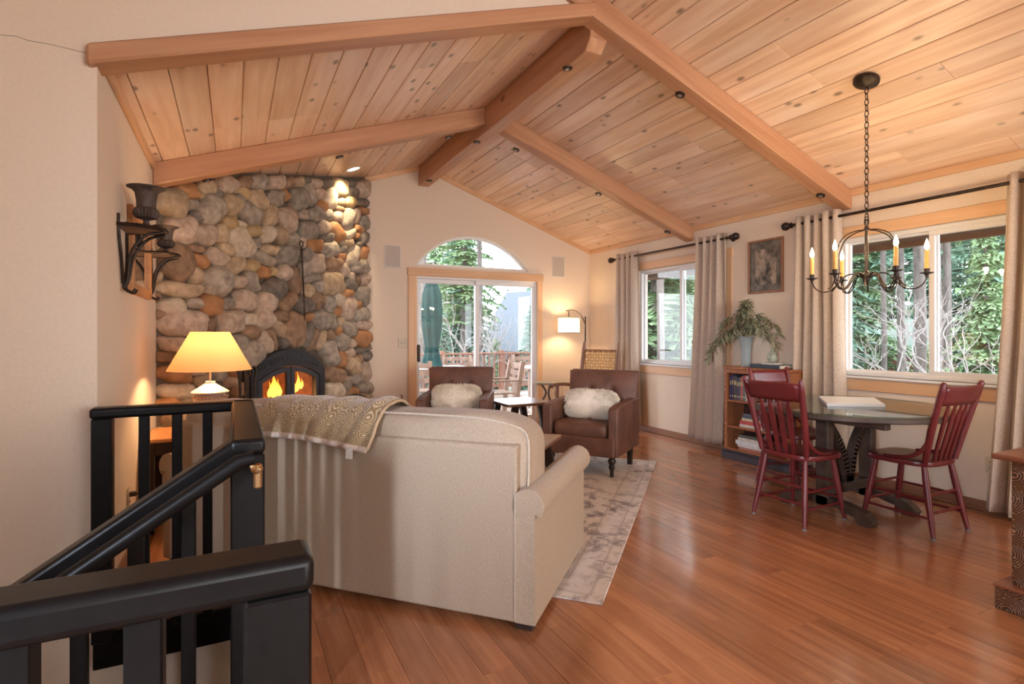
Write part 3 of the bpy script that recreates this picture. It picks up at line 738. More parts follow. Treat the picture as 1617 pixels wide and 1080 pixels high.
# ------------------------------------------------------------------ rug
def rug_material():
    m = bpy.data.materials.new('faded_oriental_rug'); m.use_nodes = True
    N = m.node_tree.nodes; L = m.node_tree.links; b = N['Principled BSDF']; b.inputs['Roughness'].default_value = .95
    tc = N.new('ShaderNodeTexCoord')
    n1 = N.new('ShaderNodeTexNoise'); n1.inputs['Scale'].default_value = 9; n1.inputs['Detail'].default_value = 8; n1.inputs['Roughness'].default_value = .7; n1.inputs['Distortion'].default_value = .5
    L.new(tc.outputs['Object'], n1.inputs['Vector'])
    r1 = N.new('ShaderNodeValToRGB'); E_ = r1.color_ramp.elements
    E_[0].position = .40; E_[0].color = (.20, .165, .17, 1); E_[1].position = .53; E_[1].color = (.70, .64, .60, 1)
    L.new(n1.outputs['Fac'], r1.inputs[0])
    n2 = N.new('ShaderNodeTexNoise'); n2.inputs['Scale'].default_value = 1.6; n2.inputs['Detail'].default_value = 4
    L.new(tc.outputs['Object'], n2.inputs['Vector'])
    r2 = N.new('ShaderNodeMapRange'); r2.inputs['From Min'].default_value = .34; r2.inputs['From Max'].default_value = .60
    L.new(n2.outputs['Fac'], r2.inputs['Value'])
    mx = N.new('ShaderNodeMix'); mx.data_type = 'RGBA'; mx.inputs['A'].default_value = (.72, .66, .62, 1)
    L.new(r2.outputs[0], mx.inputs['Factor']); L.new(r1.outputs[0], mx.inputs['B'])
    # border band from the distance to the edge
    sp = N.new('ShaderNodeSeparateXYZ'); L.new(tc.outputs['Object'], sp.inputs[0])
    def edge(out, half):
        a = N.new('ShaderNodeMath'); a.operation = 'ABSOLUTE'; L.new(out, a.inputs[0])
        s = N.new('ShaderNodeMath'); s.operation = 'SUBTRACT'; s.inputs[0].default_value = half; L.new(a.outputs[0], s.inputs[1]); return s.outputs[0]
    mn = N.new('ShaderNodeMath'); mn.operation = 'MINIMUM'; L.new(edge(sp.outputs['X'], 1.22), mn.inputs[0]); L.new(edge(sp.outputs['Y'], 1.515), mn.inputs[1])
    cr = N.new('ShaderNodeValToRGB'); cr.color_ramp.interpolation = 'CONSTANT'
    for pos, v in ((0, 0), (.06, .55), (.075, .12), (.20, .6), (.215, 0)):
        el = cr.color_ramp.elements.new(pos) if pos not in (0,) else cr.color_ramp.elements[0]
        el.color = (v, v, v, 1); el.position = pos
    cr.color_ramp.elements[-1].color = (0, 0, 0, 1)
    L.new(mn.outputs[0], cr.inputs[0])
    m2 = N.new('ShaderNodeMix'); m2.data_type = 'RGBA'; m2.inputs['B'].default_value = (.42, .36, .35, 1)
    L.new(cr.outputs[0], m2.inputs['Factor']); L.new(mx.outputs['Result'], m2.inputs['A'])
    L.new(m2.outputs['Result'], b.inputs['Base Color'])
    return m
SXV = Vector((.690, -.724, 0)).normalized(); SWV = Vector((-SXV.y, SXV.x, 0)); SROT = math.atan2(SXV.y, SXV.x)
rc = Vector((1.521, 2.075, 0)) - SXV * 1.22 + SWV * 1.515
rug = MB().box((0, 0, .004), (2.44, 3.03, .008), .003).build('area_rug', rug_material(), None, 0, label='faded cream and grey patterned area rug under the seating', category='rug')
rug.location = rc; rug.rotation_euler = (0, 0, SROT)

# ------------------------------------------------------------------ sofa
def fabric(name, c1, c2, scale=420, rough=.9, bump=.25, big=.08):
    m = bpy.data.materials.new(name); m.use_nodes = True; _mats[name] = m
    N = m.node_tree.nodes; L = m.node_tree.links; b = N['Principled BSDF']; b.inputs['Roughness'].default_value = rough
    b.inputs['Sheen Weight'].default_value = .15
    tc = N.new('ShaderNodeTexCoord'); outs = []
    for st in ((scale, scale, scale * .16), (scale * .16, scale * .16, scale)):
        mp = N.new('ShaderNodeMapping'); mp.inputs['Scale'].default_value = st; L.new(tc.outputs['Object'], mp.inputs[0])
        nz = N.new('ShaderNodeTexNoise'); nz.inputs['Scale'].default_value = 1; nz.inputs['Detail'].default_value = 2; L.new(mp.outputs[0], nz.inputs['Vector']); outs.append(nz.outputs['Fac'])
    av = N.new('ShaderNodeMath'); av.operation = 'ADD'; L.new(outs[0], av.inputs[0]); L.new(outs[1], av.inputs[1])
    mr = N.new('ShaderNodeMapRange'); mr.inputs['From Min'].default_value = .72; mr.inputs['From Max'].default_value = 1.28; L.new(av.outputs[0], mr.inputs['Value'])
    mx = N.new('ShaderNodeMix'); mx.data_type = 'RGBA'; mx.inputs['A'].default_value = (*c1, 1); mx.inputs['B'].default_value = (*c2, 1)
    L.new(mr.outputs[0], mx.inputs['Factor']); L.new(mx.outputs['Result'], b.inputs['Base Color'])
    bp = N.new('ShaderNodeBump'); bp.inputs['Strength'].default_value = bump; bp.inputs['Distance'].default_value = .003
    L.new(av.outputs[0], bp.inputs['Height']); L.new(bp.outputs[0], b.inputs['Normal'])
    return m
M_sofa = fabric('oatmeal_tweed', (.31, .23, .16), (.49, .38, .275), 620, bump=.10)
M_pipe = mat('oatmeal_piping', (.50, .42, .33), .9, var=.1, scale=80)
SL_, SD_ = 2.13, .97
so = Vector((1.123, 1.997, 0)) - SXV * SL_
sofa = thing('sofa', 'large oatmeal tweed sofa with rolled arms seen from behind', 'sofa', so, SROT)
bk = MB().prism([(0.0, .035), (.24, .035), (.24, .70), (.16, .785), (.015, .785), (0.0, .77)], SL_ - .17, frame((.085, 0, 0), (0, 1, 0), (0, 0, 1)))
bev(bk.build('back_frame', M_sofa, sofa, 40), .012, 2)
MB().b2(.085, SL_ - .085, .22, SD_ - .03, .035, .30, .012).build('seat_base', M_sofa, sofa, 30)
def arm_profile(sg):
    pts = [(-.045, .035), (.045, .035), (.045, .50)]
    for i in range(13):
        t = -PI * .22 + (PI * 1.44) * i / 12
        pts.append((.012 * sg + .072 * math.cos(t), .535 + .072 * math.sin(t)))
    pts.append((-.045, .50)); return pts
for sg, x in ((-1, .048), (1, SL_ - .048)):
    ap = MB().prism(arm_profile(sg), SD_, frame((x, SD_, 0), (1, 0, 0), (0, 0, 1)))
    ao = bev(ap.build('arm', M_sofa, sofa, 50), .008, 2)
    MB().b2(x - .045, x + .045, -.002, .001, .04, .50).build('arm_back_panel', M_sofa, ao, 0)
def lump(a, k):
    def fn(q, p):
        q.z += .024 * noise.noise(Vector((q.x * 4 + a, q.y * 5, q.z * 3))) + (.010 * math.sin(q.x * 11 + a) if p.z > .3 else 0)
        q.y += .026 * noise.noise(Vector((q.x * 3, a, q.z * 4)))
        return q
    return fn
for i, (x0, x1) in enumerate(((.06, 1.075), (1.055, SL_ - .045))):
    c = MB().blob(((x0 + x1) / 2, .20, .662), (x1 - x0, .36, .475), .42, .34, 44, 22, None, lump(i * 7.3, 1)).build('back_cushion', M_sofa, sofa, 60)
    # piping around the cushion
    pts = []
    for k in range(48):
        t = 2 * PI * k / 48; sg = lambda v, e: math.copysign(abs(v) ** e, v)
        pts.append(((x0 + x1) / 2 + (x1 - x0) / 2 * .985 * sg(math.cos(t), .36), .07 + .02 * math.sin(3 * t), .662 + .222 * sg(math.sin(t), .42) + .006 * math.sin(5 * t)))
    MB().tube(pts, .006, 6, closed=True).build('piping', M_pipe, c, 60)
for x0, x1 in ((.1, 1.065), (1.065, SL_ - .1)):
    MB().blob(((x0 + x1) / 2, .62, .385), (x1 - x0 - .005, .70, .19), .35, .25, 36, 12).build('seat_cushion', M_sofa, sofa, 60)
for x in (.06, SL_ - .06):
    for y in (.05, SD_ - .07):
        MB().b2(x - .04, x + .04, y - .03, y + .04, .0085 if y > .5 else .0, .04, .003).build('foot', mat('dark_walnut_foot', (.03, .015, .01), .4), sofa, 0)
MB().b2(SL_ - .093, SL_ - .089, -.004, .0, .05, .66).build('back_seam', M_pipe, sofa, 0)

# throw blanket over the back cushions
def throw_material():
    m = bpy.data.materials.new('leaf_print_throw'); m.use_nodes = True
    N = m.node_tree.nodes; L = m.node_tree.links; b = N['Principled BSDF']; b.inputs['Roughness'].default_value = .95; b.inputs['Sheen Weight'].default_value = .4
    uv = N.new('ShaderNodeTexCoord'); mp = N.new('ShaderNodeMapping'); mp.inputs['Scale'].default_value = (14, 9, 14); L.new(uv.outputs['UV'], mp.inputs[0])
    vo = N.new('ShaderNodeTexVoronoi'); vo.inputs['Randomness'].default_value = .25; vo.inputs['Scale'].default_value = 1.0; L.new(mp.outputs[0], vo.inputs['Vector'])
    mu = N.new('ShaderNodeMath'); mu.operation = 'MULTIPLY'; mu.inputs[1].default_value = 34; L.new(vo.outputs['Distance'], mu.inputs[0])
    sn = N.new('ShaderNodeMath'); sn.operation = 'SINE'; L.new(mu.outputs[0], sn.inputs[0])
    nz = N.new('ShaderNodeTexNoise'); nz.inputs['Scale'].default_value = 40; L.new(uv.outputs['Object'], nz.inputs['Vector'])
    ad = N.new('ShaderNodeMath'); ad.operation = 'MULTIPLY'; L.new(sn.outputs[0], ad.inputs[0]); L.new(nz.outputs['Fac'], ad.inputs[1])
    cr = N.new('ShaderNodeValToRGB'); cr.color_ramp.elements[0].position = .12; cr.color_ramp.elements[1].position = .30
    cr.color_ramp.elements[0].color = (.24, .155, .065, 1); cr.color_ramp.elements[1].color = (.54, .42, .27, 1)
    L.new(ad.outputs[0], cr.inputs[0]); L.new(cr.outputs[0], b.inputs['Base Color'])
    return m
bx0, bx1 = .66, 1.36
path = spline([(0, .43, .50), (0, .41, .68), (0, .37, .82), (0, .28, .893), (0, .18, .910), (0, .085, .893), (0, .015, .84), (0, -.006, .80), (0, -.018, .77), (0, -.024, .735)], 4)
def drape(u, v):
    k = v * (len(path) - 1); i = min(int(k), len(path) - 2); p = path[i].lerp(path[i + 1], k - i)
    sk = (v - .45)
    x = bx0 + (bx1 - bx0) * u - .10 * sk * (1 - u) * 1.0 + .02 * math.sin(6 * v + 3 * u) - (.07 * max(0, v - .5) if u > .5 else 0) * u
    fold = .016 * math.sin(u * 30 + v * 4) * (u ** 1.5) + .010 * math.sin(u * 11 + 1.5 * v)
    nrm = Vector((0, 1, 0)) if v < .3 else (Vector((0, -.3, 1)) if v < .6 else Vector((0, -1, .2)))
    q = Vector((x, p.y, p.z)) + nrm.normalized() * (.012 + abs(fold))
    q.z += (.05 * (1 - u) + .03 * math.sin(u * 4.0)) * (v > .62) * (v - .62) * 1.2
    return q
def throw_part(name, m, par, v0, v1, nu=64, nv=40, off=0.0, thick=.008):
    g = MB(); g.grid(lambda a, b: drape(a, v0 + (v1 - v0) * b) + Vector((0, -off, 0)), nu, nv)
    o = g.build(name, m, par, 60); solid(o, thick, 0)
    uvl = o.data.uv_layers.new(name='UVMap')
    for poly in o.data.polygons:
        for li in poly.loop_indices:
            vi = o.data.loops[li].vertex_index; j, i = divmod(vi, nu + 1)
            uvl.data[li].uv = (i / nu, (v0 + (v1 - v0) * j / nv) * 1.25)
    return o
thr = thing('throw_blanket', 'gold brown leaf print throw blanket draped over the sofa back', 'blanket', so, SROT)
throw_part('blanket_face', throw_material(), thr, 0, 1)
lin_ = MB(); 
lin_.tube([drape(u, 1.0) + Vector((0, -.004, -.002)) for u in [i / 30 for i in range(31)]], .015, 8)
lin_.build('fleece_lining', mat('cream_fleece', (.66, .55, .47), .95, scale=60, var=.1, bump=.5), thr, 60)
MB().tube([drape(1.0, v) + Vector((.003, -.003, 0)) for v in [.3 + .7 * i / 24 for i in range(25)]], .008, 7).build('hem', mat('tan_hem', (.52, .38, .24), .9), thr, 60)
tg = drape(.86, 1.0)
MB().b2(tg.x, tg.x + .035, tg.y - .014, tg.y - .011, tg.z - .055, tg.z).build('care_tag', mat('white_tag', (.75, .73, .70), .7, var=.02), thr, 0)
# green pillow by the right arm
pl = thing('throw_pillow', 'olive green velvet pillow leaning by the right sofa arm', 'pillow', so, SROT)
Mx = Matrix.Translation((SL_ - .31, .45, .63)) @ Matrix.Rotation(.5, 4, 'X') @ Matrix.Rotation(-.12, 4, 'Z')
def pinch(q, p):
    k = 1 - .16 * (1 - abs(p.x * p.z)) * (abs(p.x) > .0)
    return Vector((q.x, q.y, q.z))
MB().blob((0, 0, 0), (.40, .15, .38), .95, .30, 28, 14, Mx @ Matrix.Rotation(PI / 2, 4, 'X') @ Matrix.Scale(1, 4)).build('pillow_cover', mat('olive_velvet', (.035, .035, .016), .9, var=.2, scale=25), pl, 60)

# ------------------------------------------------------------------ fluffy lumbar pillows
def fluffy(name, label, loc, rz, tilt, W=.50, Hh=.27, D=.15, n=7500, seed=1):
    t = thing(name, label, 'pillow', loc, rz, 'fluffy cream lumbar pillows on the armchairs')
    Mx = Matrix.Rotation(tilt, 4, 'X')
    M_f = mat('cream_faux_fur', (.95, .86, .72), .95, var=.06, scale=18, rand=.05)
    MB().blob((0, 0, 0), (W, D, Hh), .55, .55, 26, 14, Mx).build('pillow_core', M_f, t, 60)
    r = random.Random(seed); fu = MB()
    sg = lambda v, e: math.copysign(abs(v) ** e, v)
    for _ in range(n):
        a, b = r.uniform(0, 2 * PI), math.asin(r.uniform(-1, 1))
        p = Vector((W / 2 * sg(math.cos(b), .55) * sg(math.cos(a), .55), D / 2 * sg(math.cos(b), .55) * sg(math.sin(a), .55), Hh / 2 * sg(math.sin(b), .55)))
        nn = Vector((p.x / W ** 2, p.y / D ** 2, p.z / Hh ** 2)).normalized()
        d = (nn + Vector((r.uniform(-.8, .8), r.uniform(-.8, .8), r.uniform(-1.0, .5)))).normalized()
        l = r.uniform(.016, .030); s = d.cross(Vector((r.random(), r.random(), r.random()))).normalized() * .0035
        fu.raw([p - s, p + s, p + d * l * .6 + s * .8 + Vector((0, 0, -.003)), p + d * l + Vector((0, 0, -.008))], [(0, 1, 2), (0, 2, 3)], Mx)
    fu.build('fur', M_f, t, 0, kind='stuff')
    return t

# ------------------------------------------------------------------ leather armchairs
M_leather = mat('distressed_brown_leather', (.095, .040, .026), .56, scale=7, col2=(.205, .092, .058), bump=.12, detail=7)
M_dleg = mat('espresso_wood', (.022, .012, .009), .35)
def armchair(name, label, loc, rz):
    """local: x to the sitter's... width, -y is the front"""
    t = thing(name, label, 'armchair', loc, rz, None)
    W, D = .70, .70
    MB().b2(-W / 2 + .02, W / 2 - .02, -D / 2, D / 2 - .05, .175, .34, .012).build('seat_frame', M_leather, t, 30)
    MB().blob((0, -.045, .395), (W - .17, D - .10, .135), .28, .22, 32, 10, None, lambda q, p: q + Vector((0, 0, -.012 * (1 - min(1, (p.x * p.x + p.y * p.y))) if False else 0))).build('seat_cushion', M_leather, t, 60)
    # tufted back, slightly reclined
    def back(u, v):
        x = (u - .5) * (W - .04 + .05 * v); z = .36 + .52 * v; y = D / 2 - .14 + .10 * v
        bul = .035 * (1 - (2 * u - 1) ** 4) * (1 - (2 * v - 1) ** 4)
        for bx_, bz in ((-.11, .70), (.11, .70)):
            d2 = ((x - bx_) ** 2 + (z - bz) ** 2); bul -= .03 * math.exp(-d2 / .0016)
        for (ax, az, cx_, cz_) in ((-.11, .70, -.20, .48), (-.11, .70, 0, .48), (.11, .70, 0, .48), (.11, .70, .20, .48)):
            q = Vector((x - ax, z - az)); l = Vector((cx_ - ax, cz_ - az)); k = max(0, min(1, q.dot(l) / l.length_squared)); dd = (q - l * k).length
            bul -= .012 * math.exp(-(dd / .014) ** 2)
        return (x, y - bul, z)
    g = MB(); g.grid(back, 48, 36)
    bo = g.build('back_pad', M_leather, t, 60)
    MB().prism([(D / 2 - .135, .20), (D / 2 - .02, .20), (D / 2 + .06, .875), (D / 2 + .045, .89), (D / 2 - .03, .89), (D / 2 - .045, .875)], W - .04, frame((-(W - .04) / 2, 0, 0), (0, 1, 0), (0, 0, 1))).build('backrest', M_leather, t, 30)
    for bx_ in (-.11, .11):
        MB().lathe([(0, -.004), (.012, -.002), (.012, .004), (0, .009)], 10, (0, 0, 0), Matrix.Translation((bx_, D / 2 - .085, .70)) @ Matrix.Rotation(PI / 2, 4, 'X')).build('tuft_button', M_leather, bo, 60)
    for sg in (-1, 1):
        x = sg * (W / 2 - .035)
        a = MB().prism([(-D / 2 + .01, .18), (D / 2 - .04, .18), (D / 2 - .01, .64), (-D / 2 + .16, .625), (-D / 2 + .03, .605), (-D / 2 + .01, .585)], .09, frame((x - .045, 0, 0), (0, 1, 0), (0, 0, 1)))
        bev(a.build('arm', M_leather, t, 40), .018, 3)
        MB().lathe([(.012, .0), (.017, .004), (.016, .05), (.022, .068), (.03, .085), (.022, .103), (.032, .128), (.036, .145), (.026, .163), (.036, .175)], 16, (sg * (W / 2 - .06), -D / 2 + .06, .0)).build('front_leg', M_dleg, t, 50)
        MB().prism([(-.03, .0), (.0, .0), (.025, .19), (-.03, .19)], .045, frame((sg * (W / 2 - .065) - .022, D / 2 - .08, 0), (0, 1, 0), (0, 0, 1))).build('back_leg', M_dleg, t, 0)
    return t
def facing(v): return math.atan2(v[1], v[0]) + PI / 2      # local -y looks along v
fR = Vector((-.828, -.56, 0)); sR = Vector((.56, -.828, 0))
cR = Vector((2.938, 3.87, 0)) - fR * .29 - sR * .29
armchair('armchair', 'brown tufted leather armchair by the right curtain, turned leg on the rug', (cR.x, cR.y, .009), facing(fR))
pR = cR + fR * .02; fluffy('lumbar_pillow', 'fluffy cream pillow on the armchair next to the woven rocker', (pR.x, pR.y, .60), facing(fR), -.25, seed=3)
fL = Vector((-.50, -.866, 0))
cL = Vector((2.065, 5.34, 0))
armchair('armchair', 'brown tufted leather armchair in front of the sliding door', (cL.x, cL.y, .009), facing(fL))
pL = cL + fL * .03; fluffy('lumbar_pillow', 'fluffy cream pillow on the armchair before the glass door', (pL.x, pL.y, .60), facing(fL), -.25, seed=4)

# ------------------------------------------------------------------ small tables
M_wtop = wood('walnut_top', (.13, .055, .03), (.24, .11, .06), 1, .28, .05, grain=14)
def slab_table(name, label, loc, rz, W, D, Hh):
    t = thing(name, label, 'table', loc, rz)
    MB().b2(-W / 2, W / 2, -D / 2, D / 2, Hh - .028, Hh, .004).build('tabletop', M_wtop, t, 0)
    for sx in (-1, 1):
        for sy in (-1, 1):
            x0, x1 = sx * (W / 2 - .03), sx * (W / 2 - .12)
            MB().prism([(x0 - .035, 0), (x0 + .035, 0), (x1 + .035, Hh - .028), (x1 - .035, Hh - .028)], .045, frame((0, sy * (D / 2 - .07) + .022, 0), (1, 0, 0), (0, 0, 1))).build('leg', M_dleg, t, 0)
    return t
slab_table('side_table', 'square walnut side table with slanted black legs between the armchairs', (2.78, 5.32, .009), 0, .54, .57, .52)
R_ = Vector((2.32, 3.70, 0)); cc = R_ - SXV * .50 - SWV * .30
slab_table('coffee_table', 'low walnut coffee table with black legs just behind the sofa arm', (cc.x, cc.y, .009), SROT, 1.0, .60, .45)

# ------------------------------------------------------------------ corner: floor lamp, rocker, twig table
lt = thing('floor_lamp', 'black arched floor lamp with glowing white drum shade in the corner', 'floor lamp', (4.42, 6.43, 0))
MB().lathe([(0, 0), (.14, 0), (.14, .018), (.02, .026), (0, .026)], 24).build('lamp_base', M_iron, lt, 40)
MB().cyl((0, 0, .02), (0, 0, 1.50), .011, n=10).build('pole', M_iron, lt, 40)
dv = Vector((-.89, .45, 0)) * .26
MB().tube(spline([(0, 0, 1.38), (dv.x * .18, dv.y * .18, 1.50), (dv.x * .5, dv.y * .5, 1.575), (dv.x * .85, dv.y * .85, 1.59), (dv.x * 1.05, dv.y * 1.05, 1.585)], 5), .008, 8).tube([(dv.x * .9, dv.y * .9, 1.59), (dv.x * .9, dv.y * .9, 1.50)], .006, 6).build('arm', M_iron, lt, 40)
def shade_mat(name, col, em, st, tr=.55):
    m = bpy.data.materials.new(name); m.use_nodes = True
    N = m.node_tree.nodes; L = m.node_tree.links; N.remove(N['Principled BSDF'])
    d = N.new('ShaderNodeBsdfDiffuse'); d.inputs[0].default_value = (*col, 1)
    t = N.new('ShaderNodeBsdfTranslucent'); t.inputs[0].default_value = (*em, 1)
    nz = N.new('ShaderNodeTexNoise'); nz.inputs['Scale'].default_value = 30; nz.inputs['Detail'].default_value = 6
    tc = N.new('ShaderNodeTexCoord'); L.new(tc.outputs['Object'], nz.inputs['Vector'])
    mr = N.new('ShaderNodeMapRange'); mr.inputs['To Min'].default_value = tr * .8; mr.inputs['To Max'].default_value = tr * 1.2; L.new(nz.outputs['Fac'], mr.inputs['Value'])
    mx = N.new('ShaderNodeMixShader'); L.new(mr.outputs[0], mx.inputs[0]); L.new(d.outputs[0], mx.inputs[1]); L.new(t.outputs[0], mx.inputs[2])
    L.new(mx.outputs[0], N['Material Output'].inputs[0]); return m
sh = MB().lathe([(.150, 1.275), (.150, 1.485)], 36, (dv.x * .9, dv.y * .9, 0))
sh.f = [f for f in sh.f if len(f) == 4]
so_ = sh.build('lamp_shade', shade_mat('white_linen_shade', (.85, .80, .72), (.95, .88, .76), 1), lt, 60)
MB().tube([(dv.x * .9 + .151 * math.cos(t), dv.y * .9 + .151 * math.sin(t), 1.485) for t in [i * PI / 18 for i in range(36)]], .004, 5, closed=True).tube([(dv.x * .9 + .151 * math.cos(t), dv.y * .9 + .151 * math.sin(t), 1.277) for t in [i * PI / 18 for i in range(36)]], .004, 5, closed=True).build('shade_rim', M_iron, so_, 60)
MB().blob((dv.x * .9, dv.y * .9, 1.38), (.055, .055, .08), 1, 1, 12, 8).build('bulb', emitter('floor_lamp_bulb', (1, .78, .48), 12), lt, 60)
def bulb_light(name, loc, watts, col, par, r=.03):
    l = bpy.data.lights.new(name, 'POINT'); l.energy = watts; l.color = col; l.shadow_soft_size = r
    o = bpy.data.objects.new(name, l); COL.objects.link(o); o.location = loc; o.parent = par; return o
bulb_light('lamp_light', (dv.x * .9, dv.y * .9, 1.38), 17, (1, .70, .38), lt, .05)

rk = thing('rocking_chair', 'rustic wooden rocking chair with woven rattan back in the corner', 'rocking chair', (3.68, 5.32, 0), facing((-.90, -.44)))
M_log2 = wood('hickory_pole', (.17, .07, .035), (.30, .14, .07), 2, .5, .1, grain=12)
M_cane = mat('woven_rattan', (.50, .26, .085), .6, scale=30, col2=(.68, .40, .15), bump=.3)
for sx in (-1, 1):
    x = sx * .25
    MB().tube(spline([(x, .22, .06), (x, .21, .40), (x * .96, .28, .75), (x * .94, .36, 1.16)], 5), [.024] * 15 + [.019], 10).build('back_post', M_log2, rk, 50)
    MB().tube([(x, -.26, .06), (x, -.25, .66)], [.024, .02], 10).build('front_leg', M_log2, rk, 50)
    MB().tube(spline([(x, .25, .60), (x * 1.06, 0, .655), (x * 1.1, -.25, .67), (x * 1.1, -.34, .65)], 4), .021, 9).build('armrest', M_log2, rk, 50)
    MB().tube(spline([(x, -.45, .06), (x, -.2, .022), (x, .1, .022), (x, .5, .10)], 5), .02, 8).build('rocker', M_log2, rk, 50)
    MB().tube([(x, -.26, .22), (x, .21, .22)], .014, 8).build('stretcher', M_log2, rk, 50)
for z, y in ((1.05, .345), (.50, .23)): MB().tube([(-.25, y, z), (.25, y, z)], .017, 8).build('back_rail', M_log2, rk, 50)
for y in (-.25, .2): MB().tube([(-.25, y, .42), (.25, y, .42)], .018, 8).build('seat_rail', M_log2, rk, 50)
wv = MB()
def byz(z): return .23 + (z - .50) * (.115 / .55)
for i in range(12):
    x = -.20 + .40 * i / 11
    wv.tube([(x, byz(.52 + .53 * j / 15) - .010 * (-1) ** (i + j), .52 + .53 * j / 15) for j in range(16)], .009, 6)
for j in range(15):
    z = .53 + .51 * j / 14
    wv.tube([(-.21 + .42 * i / 12, byz(z) + .010 * (-1) ** (i + j), z) for i in range(13)], .010, 6)
wv.build('woven_back', M_cane, rk, 60)
MB().b2(-.24, .24, -.24, .2, .415, .44, .01).build('woven_seat', M_cane, rk, 0)

tw = thing('twig_side_table', 'small rustic table with twisted branch legs beside the floor lamp', 'side table', (3.80, 6.36, 0))
MB().prism([(.24 * math.cos(i * PI / 8) * (1 + .06 * math.sin(5 * i)), .19 * math.sin(i * PI / 8) * (1 + .05 * math.cos(3 * i))) for i in range(16)], .025, Matrix.Translation((0, 0, .585))).build('tabletop', wood('grey_slab', (.16, .12, .08), (.28, .21, .14), 0, .5, .05), tw, 0)
for k in range(3):
    a = 2.2 + k * 2.09
    MB().tube(spline([(.16 * math.cos(a), .14 * math.sin(a), 0), (.10 * math.cos(a + .5), .1 * math.sin(a + .5), .16), (.13 * math.cos(a + .1), .11 * math.sin(a + .1), .32), (.08 * math.cos(a - .4), .08 * math.sin(a - .4), .46), (.15 * math.cos(a), .12 * math.sin(a), .59)], 4), [.022 - .0006 * i for i in range(17)], 8).build('branch_leg', mat('twisted_branch', (.10, .065, .04), .8, bump=.5, scale=30), tw, 60)

# ------------------------------------------------------------------ left corner: end table, table lamp
et = thing('end_table', 'orange stained wooden end table with dark legs against the left wall', 'end table', (-.20, 4.28, 0))
M_orw = wood('honey_wood', (.42, .18, .065), (.55, .26, .10), 1, .4, .05)
MB().b2(-.31, .27, -.22, .28, .575, .60, .004).build('tabletop', M_orw, et, 0)
for sx in (-.27, .23):
    for sy in (-.18, .24): MB().b2(sx - .022, sx + .022, sy - .022, sy + .022, 0, .575, .003).build('leg', M_dleg, et, 0)
MB().b2(-.28, .24, -.19, .25, .49, .57, .003).build('apron', M_dleg, et, 0)
tl = thing('table_lamp', 'table lamp with glowing amber shade and ceramic jar base', 'table lamp', (-.145, 4.22, .601))
MB().lathe([(0, 0), (.085, 0), (.10, .02), (.104, .12), (.10, .235), (.088, .262)], 28).build('jar', mat('mauve_ceramic', (.36, .24, .20), .35, var=.15, scale=6), tl, 50)
MB().lathe([(.112, .262), (.115, .270), (.03, .325), (.03, .338), (0, .338)], 28).build('jar_lid', mat('cream_ceramic', (.68, .58, .42), .4, var=.05), tl, 40)
bd = MB()
for k in range(30):
    a = k * 2 * PI / 30; bd.blob((.105 * math.cos(a), .105 * math.sin(a), .238 + .006 * math.sin(6 * a)), (.013, .013, .013), 1, 1, 6, 4)
bd.blob((.02, -.108, .19), (.024, .024, .03), 1, 1, 8, 6)
bd.build('bead_trim', M_brass, tl, 60)
MB().cyl((0, 0, .33), (0, 0, .64), .007, n=8).build('stem', M_brass, tl, 60)
ls = MB().lathe([(.255, .415), (.118, .672)], 40); ls.f = [f for f in ls.f if len(f) == 4]
ls.build('lamp_shade', shade_mat('amber_parchment_shade', (.66, .42, .20), (.78, .49, .24), 1, .17), tl, 60)
MB().blob((0, 0, .53), (.06, .06, .10), 1, 1, 12, 8).build('bulb', emitter('table_lamp_bulb', (1, .70, .36), 12), tl, 60)
bulb_light('lamp_light', (0, 0, .53), 26, (1, .63, .33), tl, .05)

# ------------------------------------------------------------------ hearth: tools, log holder, sling
p = on_plane(391, 640, SN, SK + .32)
ft = thing('fireplace_tool_stand', 'dark iron fireplace tool set with scrolled handle beside the firebox', 'fireplace tools', (p.x, p.y, 0))
MB().lathe([(0, 0), (.11, 0), (.11, .015), (.02, .03), (0, .03)], 18).build('stand_base', M_iron, ft, 40)
MB().cyl((0, 0, .02), (0, 0, .92), .011, n=8).build('stand_pole', M_iron, ft, 40)
top_z = on_plane(391, 588, SN, SK + .32).z
MB().tube([(.04 * math.cos(t) * (1 - t / 14), 0, top_z + .04 * math.sin(t) * (1 - t / 14)) for t in [i * .4 for i in range(24)]], .010, 7).tube([(0, 0, .9), (.03, 0, top_z)], .011, 8).build('scroll', M_iron, ft, 60)
for k, a in enumerate((.4, 1.6, 2.9, 4.4)):
    x, y = .055 * math.cos(a), .055 * math.sin(a)
    MB().tube(spline([(x, y, .15), (x, y, .75), (x * 1.15, y * 1.15, .90), (x * 1.3, y * 1.3, .97), (x * .8, y * .8, .985)], 4), .011, 7).box((x, y, .14), (.05, .02, .12), .004).build('tool', M_iron, ft, 60)
p = on_plane(575, 700, SN, SK + .38)
lh = thing('log_holder', 'black metal log holder with hooped handles at the foot of the chimney', 'log holder', (p.x, p.y, 0), math.atan2(SU.y, SU.x))
def hoop(y, zt): return spline([(-.30, y, .03), (-.33, y, zt - .16), (-.24, y, zt - .02), (0, y, zt + .03), (.24, y, zt - .02), (.33, y, zt - .16), (.30, y, .03)], 6)
for y in (-.15, .15): MB().tube(hoop(y, .56 if y > 0 else .53), .009, 7).build('hoop', M_iron, lh, 60)
MB().tube([(-.3, -.15, .035), (-.3, .15, .035)], .009, 7).tube([(.3, -.15, .035), (.3, .15, .035)], .009, 7).tube([(-.33, -.15, .40), (-.33, .15, .40)], .008, 7).tube([(.33, -.15, .40), (.33, .15, .40)], .008, 7).build('cross_bars', M_iron, lh, 60)
rr = random.Random(9)
